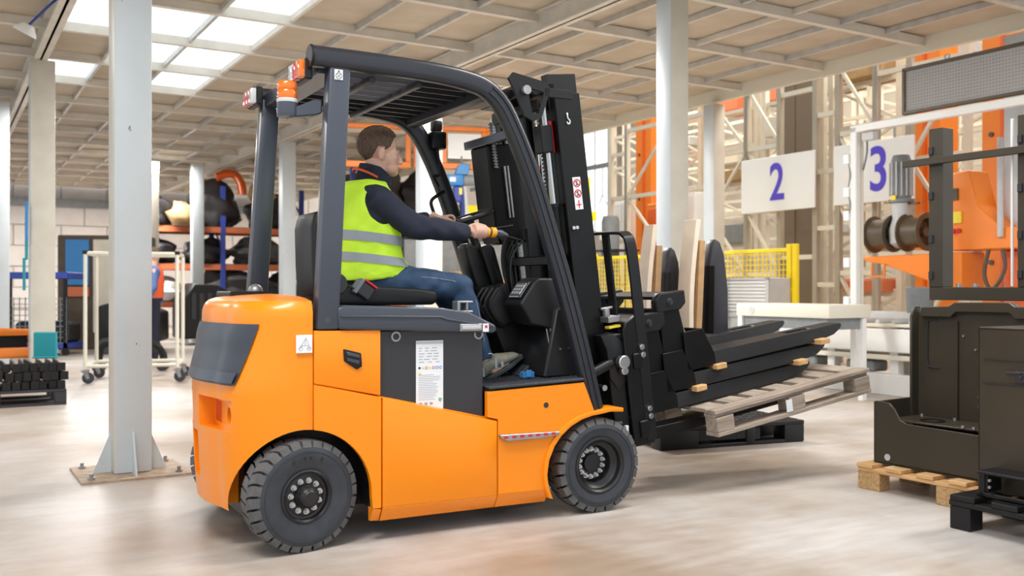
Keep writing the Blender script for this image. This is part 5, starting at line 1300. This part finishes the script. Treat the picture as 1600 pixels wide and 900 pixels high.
MB().tube(spline([(-.0, YZ(1545, 392)[0], z0), (-.02, YZ(1540, 392)[0], z0-.25), (-.02, YZ(1552, 392)[0], z0-.4), (0, YZ(1570, 392)[0], z0-.2), (0, YZ(1566, 392)[0], z0)], 6), .02, 8).build('hanging_hose', M['umber'], am)
bk_ = tag(MB().lathe([(.12, 0), (.13, .02), (.14, .26), (.13, .27), (.001, .27)], (0, 0, 0), 'z', 20).build('bucket', M['mid_grey']), 'grey bucket standing on the roller conveyor at right', 'bucket')
q = at(1437, 470, 9.9); bk_.location = (q.x, q.y, .841)
# ================================================================= LEFT SIDE AND FAR BACKGROUND
random.seed(5)
# bright lamp at the upper left
lp = thing('spot_lamp', 'white glowing hooded lamp hanging under the deck at upper left', 'lamp', at(38, 52, 8.6))
MB().lathe([(.001, .09), (.05, .085), (.10, .02), (.105, 0), (.098, 0), (.09, .02), (.04, .07)], (0, 0, 0), 'z', 24, caps=False).build('lamp_hood', M['white_paint'], lp)
MB().lathe([(.001, .015), (.085, .015), (.085, .02), (.001, .02)], (0, 0, 0), 'z', 24, caps=False).build('lamp_bulb', M['lamp_white'], lp)
MB().tube([(0, 0, .08), (.06, .05, .35), (.08, .1, .47)], .012, 8).build('lamp_arm', M['blue'], lp)
lp.rotation_euler = (0, radians(28), 0)
MB_ = bthing('cable_rail', 'thin dark suspension rail hanging from the deck at the far upper left', 'rail', .15, 10.3, 2.95)
MB().beam((0, 0, 0), (.3, -1.6, .85), .03, .03).tube(spline([(0, 0, 0), (.1, .05, -.3), (.0, .1, -.1), (.2, -.5, .3)], 5), .012, 6).build('rail_bar', M['mid_grey'], MB_)
# pallet of black bars
pb = bthing('wooden_pallet', 'dark grey pallet loaded with black bars at the left edge', 'pallet', 1.05, 9.88, 0)
for k in range(5): MB().box(-1.2, 0, k*.18, k*.18+.12, .125, .150).build('deck_board', M['charcoal'], pb, bevel=.004)
for y in (0, .36, .74):
    MB().box(-1.2, 0, y, y+.10, .0, .022).build('bottom_board', M['charcoal'], pb, bevel=.003)
    for x in (-.1, -.65, -1.2): MB().box(x, x+.1, y, y+.1, .0225, .1245).build('block', M['charcoal'], pb, bevel=.004)
k = 0
proto = MB().prism([(-.03, 0), (.03, 0), (.03, .02), (.012, .035), (.012, .07), (-.012, .07), (-.012, .035), (-.03, .02)], 0, .78, 'y').box(-.035, .035, -.02, .0, 0, .08).build('steel_bar', M['black_plastic'], bevel=.004)
for lay in range(3):
    for i in range(15):
        o = proto if k == 0 else proto.copy()
        if k: COL.objects.link(o)
        k += 1
        x = -1.12+i*.077+random.uniform(-.006, .006)+(.02 if lay == 1 else 0)
        o.location = Bp(1.05+x, 9.9+random.uniform(0, .04), .151+lay*.084); o.rotation_euler = (0, 0, BA+random.uniform(-.04, .04))
        tag(o, 'black steel bar lying in the %s layer on the dark pallet at left' % ['bottom', 'middle', 'top'][lay], 'steel bar', 'black steel bars on the pallet')
tv = tag(MB().box(-.11, .11, -.02, .02, 0, .26).box(-.12, .12, -.03, .03, .0, .02).build('teal_box', M['teal'], bevel=.01), 'teal plastic bin propped on the far corner of the black bars', 'bin')
tv.location = Bp(.92, 10.45, .405); tv.rotation_euler.z = .1
# teal strips hung on the tan pillar
ts = thing('teal_strips', 'teal plastic strips hanging beside the tan pillar', 'strip', at(42, 420, 10.6))
for k, (x, z0, z1) in enumerate(((0, 0.1, .72), (-.02, -.24, .12), (.012, .3, .75))): MB().box(x-.015, x+.015, -.02-.01*k, .0-.01*k, z0, z1).build('strip', M['teal' if k != 2 else 'hoist_blue'], ts, bevel=.004)
# orange hand truck behind the bars
ht = bthing('pallet_truck', 'small orange pallet truck body behind the black bars at left edge', 'pallet truck', .70, 12.2)
ob = MB().prism([(-.7, .30), (.35, .30), (.38, .62), (-.7, .68)], 0, .1, 'y').build('truck_body', M['crane'], ht, bevel=.02)
c = MB().box(-.35, .2, -.1, .2, .42, .56).build('c', M['black']); c.parent = ht; bpy.context.view_layer.update(); cut(ob, c); ob.data.materials.clear(); ob.data.materials.append(M['crane'])
MB().box(-.34, .19, .09, .3, .40, .58).build('dark_inside', M['black'], ht)
for x in (-.6, .25): MB().cyl((x, 0, .10), (x, .08, .10), .10, n=20).box(x-.02, x+.02, .02, .06, .1, .32).build('truck_wheel', M['rubber'], ht)
# cream tube trolley
tr = thing('tube_trolley', 'cream tubular trolley on castors partly behind the nearest pillar', 'trolley', (-4.9, 10.95, 0), radians(14))
TW, TD, TH = 1.0, .72, 1.50
def tb_(p, q, nm='tube_bar', r=.022): MB().cyl(p, q, r, n=12).build(nm, M['cream'], tr)
for x in (0, TW):
    for y in (0, TD):
        tb_((x, y, .17), (x, y, TH), 'upright_tube')
        c = MB().box(x-.04, x+.04, y-.04, y+.04, .135, .16).prism([(x-.03, .14), (x+.03, .14), (x+.05, .06), (x+.02, .05)], y-.025, y-.018, 'y').build('castor_fork', M['dull_steel'], tr)
        MB().lathe([(.03, -.016), (.06, -.016), (.065, -.01), (.065, .01), (.06, .016), (.03, .016)], (x+.03, y, .066), 'y', 24).build('castor_wheel', M['rubber'], c)
        MB().cyl((x, y, TH-.01), (x, y, TH+.03), .032, n=12).build('corner_cap', M['black_plastic'], tr)
for z in (.20, TH):
    for y in (0, TD): tb_((0, y, z), (TW, y, z))
    for x in (0, TW): tb_((x, 0, z), (x, TD, z))
tb_((.5, 0, .2), (.5, TD, .2)); tb_((.52, TD*.3, .2), (.52, TD*.3, TH))
for z in (.62, .90, 1.16, 1.38): MB().tube(spline([(.52, TD*.3, z-.03), (.40, TD*.3-.03, z), (.28, TD*.3-.05, z+.02)], 4), .024, 10).build('holder_arm', M['white_paint'], tr)
hc = thing('shop_stool', 'black castor stool base with an orange back beyond the cream trolley', 'stool', (-4.95, 12.4, 0))
MB().tube(spline([(-.1, 0, .38), (-.35, 0, .36), (-.42, 0, .22), (-.42, 0, .10)], 5), .05, 10).build('stool_leg', M['black_plastic'], hc)
MB().tube(spline([(-.1, 0, .38), (.2, .2, .36), (.3, .3, .22), (.3, .3, .08)], 5), .05, 10).build('stool_leg', M['black_plastic'], hc)
MB().cyl((-.42, -.05, .075), (-.42, .05, .075), .075, n=16).cyl((.3, .25, .075), (.3, .35, .075), .075, n=16).build('stool_castor', M['rubber'], hc)
MB().cyl((-.1, 0, .3), (-.1, 0, .7), .04, n=12).box(-.16, .12, -.02, .04, .60, 1.05).build('orange_back', M['deep_orange'], hc, bevel=.03, seg=2)
# worker behind the pillar
wk = thing('person', 'worker in blue overalls and orange vest standing behind the nearest pillar', 'person', (-5.48, 14.6, 0), radians(200))
b_ = MB()
b_.ball((0, 0, 1.60), (.085, .075, .115), 20, 14).ball((.05, 0, 1.575), (.05, .045, .06), 14, 10).ball((.10, 0, 1.585), (.016, .012, .018), 8, 6)
for s in (-1, 1): b_.ball((0, s*.08, 1.60), (.016, .008, .028), 8, 6)
b_.tube([(0, 0, 1.36), (0, 0, 1.52)], .055, 14)
b_.tube([(0, 0, .86), (0, 0, 1.0), (0, 0, 1.2), (0, 0, 1.36), (0, 0, 1.42)], [(.10, .15), (.09, .14), (.11, .17), (.10, .19), (.05, .08)], 20)
arms = {-1: [(0, -.20, 1.38), (-.02, -.25, 1.10), (.06, -.26, .86)], 1: [(0, .20, 1.38), (.0, .27, 1.10), (.10, .29, .88)]}
for s in (-1, 1):
    b_.tube(arms[s], [.045, .036, .026], 12)
    h = Vector(arms[s][2]); b_.ball(h+Vector((.01, 0, -.05)), (.022, .035, .045), 12, 8)
    for q in range(4): b_.tube([h+Vector((.0, -.027+.018*q, -.08)), h+Vector((.012, -.027+.018*q, -.115)), h+Vector((.03, -.025+.017*q, -.135))], .008, 6)
    b_.tube([h+Vector((.02, .03, -.03)), h+Vector((.04, .045, -.06)), h+Vector((.045, .04, -.085))], .009, 6)
    b_.tube([(0, s*.09, .92), (.01, s*.10, .5), (-.01, s*.11, .08)], [.075, .055, .035], 14); b_.tube([(-.04, s*.11, .045), (.16, s*.12, .035)], .035, 12)
remesh(b_.build('body', M['skin'], wk), .009, 3)
j_ = MB(); j_.tube([(0, 0, .84), (0, 0, 1.0), (0, 0, 1.2), (0, 0, 1.36), (0, 0, 1.44)], [(.125, .185), (.12, .17), (.135, .195), (.12, .215), (.07, .10)], 24)
for s in (-1, 1): j_.tube([Vector(arms[s][0])-Vector((0, s*.03, 0)), arms[s][1], Vector(arms[s][2])+Vector((0, 0, .03))], [.068, .056, .045], 16)
remesh(j_.build('work_jacket', M['overall'], wk), .012, 4)
v_ = MB(); v_.tube([(0, 0, .95), (0, 0, 1.2), (0, 0, 1.36), (0, 0, 1.43)], [(.135, .18), (.15, .20), (.135, .18), (.085, .11)], 24).build('orange_vest', M['red_orange'], wk)
t_ = MB()
for s in (-1, 1): t_.tube([(0, s*.085, .93), (.01, s*.10, .5), (-.01, s*.11, .09)], [.105, .08, .068], 16)
t_.ball((0, 0, .92), (.13, .18, .10), 18, 10); remesh(t_.build('dark_trousers', M['navy'], wk), .012, 4)
for s in (-1, 1):
    MB().tube([(-.06, s*.11, .05), (.0, s*.11, .06), (.10, s*.12, .045), (.19, s*.12, .035)], [.035, .05, .045, .025], 14).build('work_shoe', M['black_plastic'], wk)
    h = Vector(arms[s][2]); MB().ball(h+Vector((.012, 0, -.06)), (.035, .045, .065), 14, 10).build('white_glove', M['white_label'], wk)
MB().ball((-.01, 0, 1.64), (.095, .083, .09), 20, 12).build('hair', M['hair'], wk)
# wheeled wire cage and dark cabinets against the far wall
cg = thing('wire_cage', 'dark wire cage trolley in the distance at the left edge', 'cage', at(8, 450, 15.5)*Vector((1, 1, 0)) if False else Vector((at(12, 450, 15.5).x, 15.5, 0)))
MB().box(0, .95, 0, .7, .12, .2).build('cage_base', M['blue'], cg); MB().box(-.02, .97, -.02, .72, 1.25, 1.36).build('cage_top', M['blue'], cg, bevel=.01)
w_ = MB()
for k in range(11): w_.box(.095*k-.006, .095*k+.006, 0, .012, .2, .95)
for k in range(9): w_.box(0, .95, 0, .012, .2+.09*k, .212+.09*k)
tag(w_.build('cage_mesh', M['mid_grey'], cg, flat=True), kind='stuff')
for x in (0, .9): MB().box(x, x+.05, 0, .05, .1, 1.3).cyl((x+.02, .02, .06), (x+.02, .06, .06), .06, n=12).build('cage_leg', M['black_plastic'], cg)
for k in range(3): MB().box(.05+.3*k, .33+.3*k, .1, .6, .2, .55).build('dark_load', M['sack'], cg, bevel=.05)
for n_, (px, w_, h_, mm, lab, Y) in enumerate([(88, .9, 2.05, 'hoist_blue', 'blue-fronted cabinet with dark frame by the far wall', 17.0), (152, .95, 1.25, 'black_plastic', 'black seat-shaped machine standing in front of the blue cabinet', 15.8)]):
    q = at(px, 450, Y); t = thing('machine' if n_ else 'cabinet', lab, 'machine' if n_ else 'cabinet', (q.x, Y, 0), radians(8))
    if n_ == 0:
        MB().box(0, w_+.65, .05, .7, 0, h_).build('cabinet_carcass', M['umber'], t, bevel=.02)
        MB().box(.15, .55, 0, .05, 1.15, h_-.08).build('blue_door', M[mm], t, bevel=.01); MB().box(.15, .55, 0, .05, .95, 1.12).build('orange_strip', M['rack_orange'], t)
        MB().box(.62, 1.30, 0, .05, .3, h_-.08).build('cream_door', M['rack_cream'], t, bevel=.01)
    else:
        MB().prism([(0, .2), (1.0, .2), (1.0, .7), (.75, .8), (.70, 1.25), (.45, 1.3), (.35, .9), (0, .8)], 0, .7, 'y').build('machine_body', M[mm], t, bevel=.04, seg=2)
        for x in (.15, .85): MB().cyl((x, -.05, .14), (x, .1, .14), .14, n=20).build('machine_wheel', M['rubber'], t)
# ---- long-goods racking with sacks
def brack(a, b, w_, nb_, h, label, levels, dr=0):
    r = bthing('sack_rack', label, 'storage rack', a, b, 0, dr=dr)
    for i in range(nb_+1):
        x = w_*i/nb_
        for y in (0, 1.0): MB().box(x-.05, x+.05, y-.04, y+.04, 0, h).build('blue_upright', M['blue'], r)
        for k in range(4): MB().beam((x, 0, .3+.8*k), (x, 1.0, 1.0+.8*k), .03, .03).build('blue_brace', M['blue'], r)
    for z in levels:
        for y in (0, 1.0): MB().box(0, w_, y-.03, y+.03, z-.06, z+.06).build('orange_beam', M['rack_orange'], r)
        MB().box(0, w_, 0, 1, z+.06, z+.075).build('shelf_deck', M['umber'], r)
    return r
RX = (4.9, 21.4)
brack(3.55, 20.9, 3.5, 2, 3.3, 'blue and orange rack heaped with black sacks left of the forklift', (.75, 1.55, 2.35))
def blob(name, m, loc, r, label, cat, group=None, seed=0, flat=1., n=22):
    rnd = random.Random(seed); ph = [rnd.uniform(0, 6.28) for _ in range(8)]
    mb = MB().ball((0, 0, 0), (1, 1, 1), n, n*2//3); vs = []
    for x, y, z in mb.v:
        d = 1+.16*sin(3*x+ph[0])*sin(4*y+ph[1])+.12*sin(7*z+ph[2]+3*x)+.10*sin(9*y+ph[3]+4*z)+.05*sin(17*x+ph[4])*sin(15*z+ph[5])
        zz = z*r[2]*d
        vs.append((x*r[0]*d, y*r[1]*d, max(zz, -r[2]*.62)))
    mb.v = vs; o = mb.build(name, M[m], ang=60); o.location = (loc[0], loc[1], loc[2]+r[2]*.62); o.rotation_euler.z = BA
    tag(o, label, cat, group); return o
k = 0
for (a, z, rx, rz, m, lab) in [(3.95, 2.43, .42, .42, 'sack', 'black bundle on the top shelf, left end of the sack rack'), (5.2, 2.43, .56, .60, 'sack', 'tallest black bundle on the top shelf of the sack rack'),
    (6.45, 2.43, .46, .45, 'sack', 'black bundle on the top shelf, right end of the sack rack'), (3.95, 1.63, .42, .33, 'sack', 'black bundle on the middle shelf, left end of the sack rack'),
    (5.0, 1.63, .5, .33, 'sack', 'black bundle at the middle of the middle shelf'), (6.2, 1.63, .62, .36, 'grey_sack', 'grey sheet bundle on the middle shelf, right end'),
    (5.6, .83, .8, .42, 'grey_sack', 'long grey sheet heap on the lowest shelf'), (4.1, .83, .4, .3, 'light_grey', 'pale sack on the lowest shelf, left end'), (6.7, .83, .4, .34, 'sack', 'black sack on the lowest shelf, right end')]:
    k += 1; p = Bp(a, 21.3); blob('sack', m, (p.x, p.y, z), (rx, .5, rz), lab, 'sack', 'sacks on the rack left of the forklift', seed=k)
for (a, z, r_, m, lab) in [(4.45, 2.43, .30, 'kraft', 'crumpled brown paper heap on the top shelf beside the distant pillar'), (6.1, 3.0, .28, 'kraft', 'crumpled brown paper heap high on the right of the top shelf'), (4.65, .83, .24, 'fresh_wood', 'yellow crumpled paper on the lowest shelf beside the distant pillar')]:
    k += 1; p = Bp(a, 20.75); o = blob('paper_heap', m, (p.x, p.y, z), (r_, .3, r_), lab, 'paper', seed=k, n=14)
p = Bp(5.55, 21.0); oo = MB().tube(spline([(-.5, 0, .0), (-.2, 0, .12), (.05, 0, .1), (.2, -.1, -.15), (.25, -.15, -.5)], 5), .13, 12).build('orange_hose', M['deep_orange']); oo.scale = (.72, .72, .72); oo.location = (p.x, p.y, 3.50); oo.rotation_euler.z = BA; tag(oo, 'orange corrugated hose draped over the tallest black bundle', 'hose')
for i in range(3):
    t = bthing('black_machine', 'dark machine on castors below the sack rack, %s of three' % ['left', 'middle', 'right'][i], 'machine', 4.0+1.35*i, 18.9, 0)
    MB().prism([(0, .12), (1.15, .12), (1.15, .9-.1*i), (.7, 1.15-.1*i), (.25, 1.2), (0, .8)], 0, .8, 'y').build('machine_body', M['black_plastic'], t, bevel=.03)
    for q in range(5): MB().box(.2+.15*q, .28+.15*q, -.02, .0, .5, 1.0).build('machine_rib', M['charcoal'], t)
    for x in (.1, 1.0): MB().cyl((x, .05, .06), (x, .12, .06), .06, n=12).build('castor', M['dull_steel'], t)
brack(6.9, 17.4, 2.4, 1, 3.5, 'blue and orange rack with grey sheets seen behind the forklift seat', (.7, 1.6, 2.5))
for i, (a, z, rx, rz) in enumerate([(7.5, 2.58, .6, .55), (8.6, 2.58, .6, .5), (7.5, 1.68, .6, .45), (8.6, 1.68, .6, .45), (7.5, .78, .6, .45), (8.6, .78, .6, .42)]):
    p = Bp(a, 17.9); blob('sack', ['grey_sack', 'sack', 'light_grey'][i % 3 if i else 0], (p.x, p.y, z), (rx, .45, rz), '%s bundle on the %s shelf, %s side of the rack behind the seat' % (['grey', 'black', 'pale'][i % 3 if i else 0], ['top', 'middle', 'lower'][i//2], ['left', 'right'][i % 2]), 'sack', 'bundles on the rack behind the seat', seed=40+i)
# ---- orange gantry with white panel, blue hoist, yellow rails
q = at(690, 232, 13.0)
og = thing('gantry_frame', 'orange rectangular gantry frame with a white panel behind the driver', 'gantry', (q.x, q.y, q.z), radians(12))
for x0, x1 in ((-1.35, -.42), (-.38, .0), (.0, .62), (.62, 1.5)):
    MB().box(x0, x1, -.04, .04, .24, .30).box(x0, x1, -.04, .04, -.28, -.20).box(x0, x0+.07, -.04, .04, -.2, .24).box(x1-.07, x1, -.04, .04, -.2, .24).build('gantry_bay', M['crane'], og, bevel=.008)
MB().box(.08, .54, -.05, -.042, -.14, .20).build('white_panel', M['white_paint'], og)
MB().box(-1.4, 1.5, .05, .5, .26, .29).build('gantry_walkway', M['rack_cream'], og)
for x in (-1.3, 1.4): MB().box(x-.03, x+.03, .1, .16, .29, 3.86-q.z-.02).build('hanger_rod', M['rack_cream'], og)
q = at(712, 285, 13.0)
hs = thing('chain_hoist', 'blue electric chain hoist hanging below the orange gantry', 'hoist', (q.x, q.y, q.z), radians(10))
MB().box(-.14, .10, -.09, .09, -.05, .10).build('hoist_body', M['hoist_blue'], hs, bevel=.02, seg=2)
MB().cyl((.10, 0, .03), (.42, 0, .03), .075, n=20).build('hoist_drum', M['mid_grey'], hs, bevel=.01)
MB().cyl((.30, 0, .03), (.40, 0, .03), .08, n=20).build('red_end_cap', M['rack_orange'], hs)
MB().prism([(-.02, .10), (.16, .10), (.20, .24), (.08, .26), (.02, .22)], -.05, .05, 'y').build('hoist_hook_block', M['hoist_blue'], hs, bevel=.01)
MB().cyl((.08, 0, .24), (.08, 0, .36), .015, n=8).build('hanger_rod', M['mid_grey'], hs)
MB().box(-.04, .08, -.06, .06, -.27, -.05).build('hoist_pendant', M['blue'], hs, bevel=.02)
MB().box(.04, .08, -.07, -.06, -.17, -.08).build('yellow_plate', M['ink_yellow'], hs)
MB().tube(spline([(.12, 0, -.05), (.15, 0, -.4), (.12, 0, -.9), (.14, 0, -1.4)], 4), .022, 8).build('hoist_chain', M['light_grey'], hs)
MB().box(-.09, -.01, -.095, -.09, .0, .06).build('hoist_label', M['white_label'], hs)
yr = bthing('crane_rail', 'yellow overhead rail with posts far behind the mast', 'rail', 7.9, 19.0, 2.75)
for x0 in (0, 3.0): MB().box(x0, x0+2.95, -.05, .05, 0, .22).build('rail_section', M['yellow'], yr)
for x in (.6, 2.9, 5.7): MB().box(x, x+.08, -.04, .04, .22, 1.05).build('rail_hanger', M['yellow'], yr)
lp2 = bthing('workbench', 'long dark workbench with orange boxes on it behind the steering column', 'bench', 6.6, 13.6)
MB().box(0, 2.6, 0, .8, .85, .92).build('bench_top', M['mid_grey'], lp2, bevel=.01)
for x in (.0, 1.25, 2.5): MB().box(x, x+.08, .05, .7, 0, .85).build('bench_leg', M['mid_grey'], lp2)
MB().box(.1, 2.5, .1, .7, .25, .30).build('lower_shelf', M['rack_orange'], lp2)
MB().box(0, 2.6, .76, .8, .92, 1.9).build('bench_back', M['mid_grey'], lp2)
for i, (x, w_, h_, m, c_) in enumerate([(.15, .5, .35, 'kraft', 'brown'), (.75, .45, .45, 'fresh_wood', 'light tan'), (1.3, .5, .30, 'rack_orange', 'orange'), (1.95, .5, .4, 'board', 'cream')]):
    o = MB().box(0, w_, 0, .4, 0, h_).box(.0, w_, .18, .22, h_, h_+.004).build('carton', M[m], bevel=.008); o.location = Bp(6.6+x*1, 13.8, .921); o.rotation_euler.z = BA
    tag(o, '%s carton on the dark workbench behind the steering column' % c_, 'box', 'cartons on the workbench')
for i in range(3):
    t = bthing('tool_cabinet', '%s dark grey cabinet under the yellow rail, behind the mast' % ['left', 'middle', 'right'][i], 'cabinet', 8.2+1.5*i, 20.2+.0*i)
    MB().box(0, 1.4, 0, .6, 0, 2.3).build('cabinet_body', M['grey_sack'] if i != 1 else M['mid_grey'], t, bevel=.01)
    for x in (.04, .72): MB().box(x, x+.64, -.02, 0, .1, 2.2).build('cabinet_door', M['mid_grey'], t, bevel=.006)
# grey cylinder machine beside the orange column
gm = bthing('grey_motor_unit', 'grey upright motor unit standing left of the far orange column', 'motor', 10.85, 14.4, 0)
MB().lathe([(.20, 0), (.20, 1.3), (.17, 1.35), (.17, 2.35), (.14, 2.45), (.001, 2.45)], (0, 0, 0), 'z', 20).build('unit_body', M['mid_grey'], gm, ang=40)
MB().box(-.25, .3, -.5, .22, 1.78, 1.81).build('unit_flange', M['black_plastic'], gm); MB().box(-.21, -.19, -.05, .06, 2.0, 2.15).build('unit_label', M['white_label'], gm)
for i in range(3):
    t = bthing('white_cabinet', 'tall white control cabinet behind the orange column, %s' % ['left of it', 'right of it', 'farthest right'][i], 'cabinet', 12.5, [15.9, 14.55, 13.9][i])
    MB().box(0, .5, 0, .55, 0, 2.95).build('cabinet_body', M['white_paint'], t, bevel=.01)
    for y in (.0, .28): MB().box(-.02, 0, y+.01, y+.26, .1, 2.9).build('cabinet_door', M['white_paint'], t, bevel=.004)
hk_ = bthing('hook_rail', 'dark rail with hanging wire hooks far behind the mast', 'rail', 11.6, 18.3, 3.55)
MB().box(0, .06, -3, 3, 0, .09).build('rail_bar', M['mid_grey'], hk_)
for i in range(8): y = -2.6+.72*i; MB().tube([(0.03, y, 0), (.03, y, -.55), (.03, y-.14, -.75)], .012, 6).tube([(.03, y, -.55), (.03, y+.14, -.75)], .012, 6).build('wire_hook', M['mid_grey'], hk_)
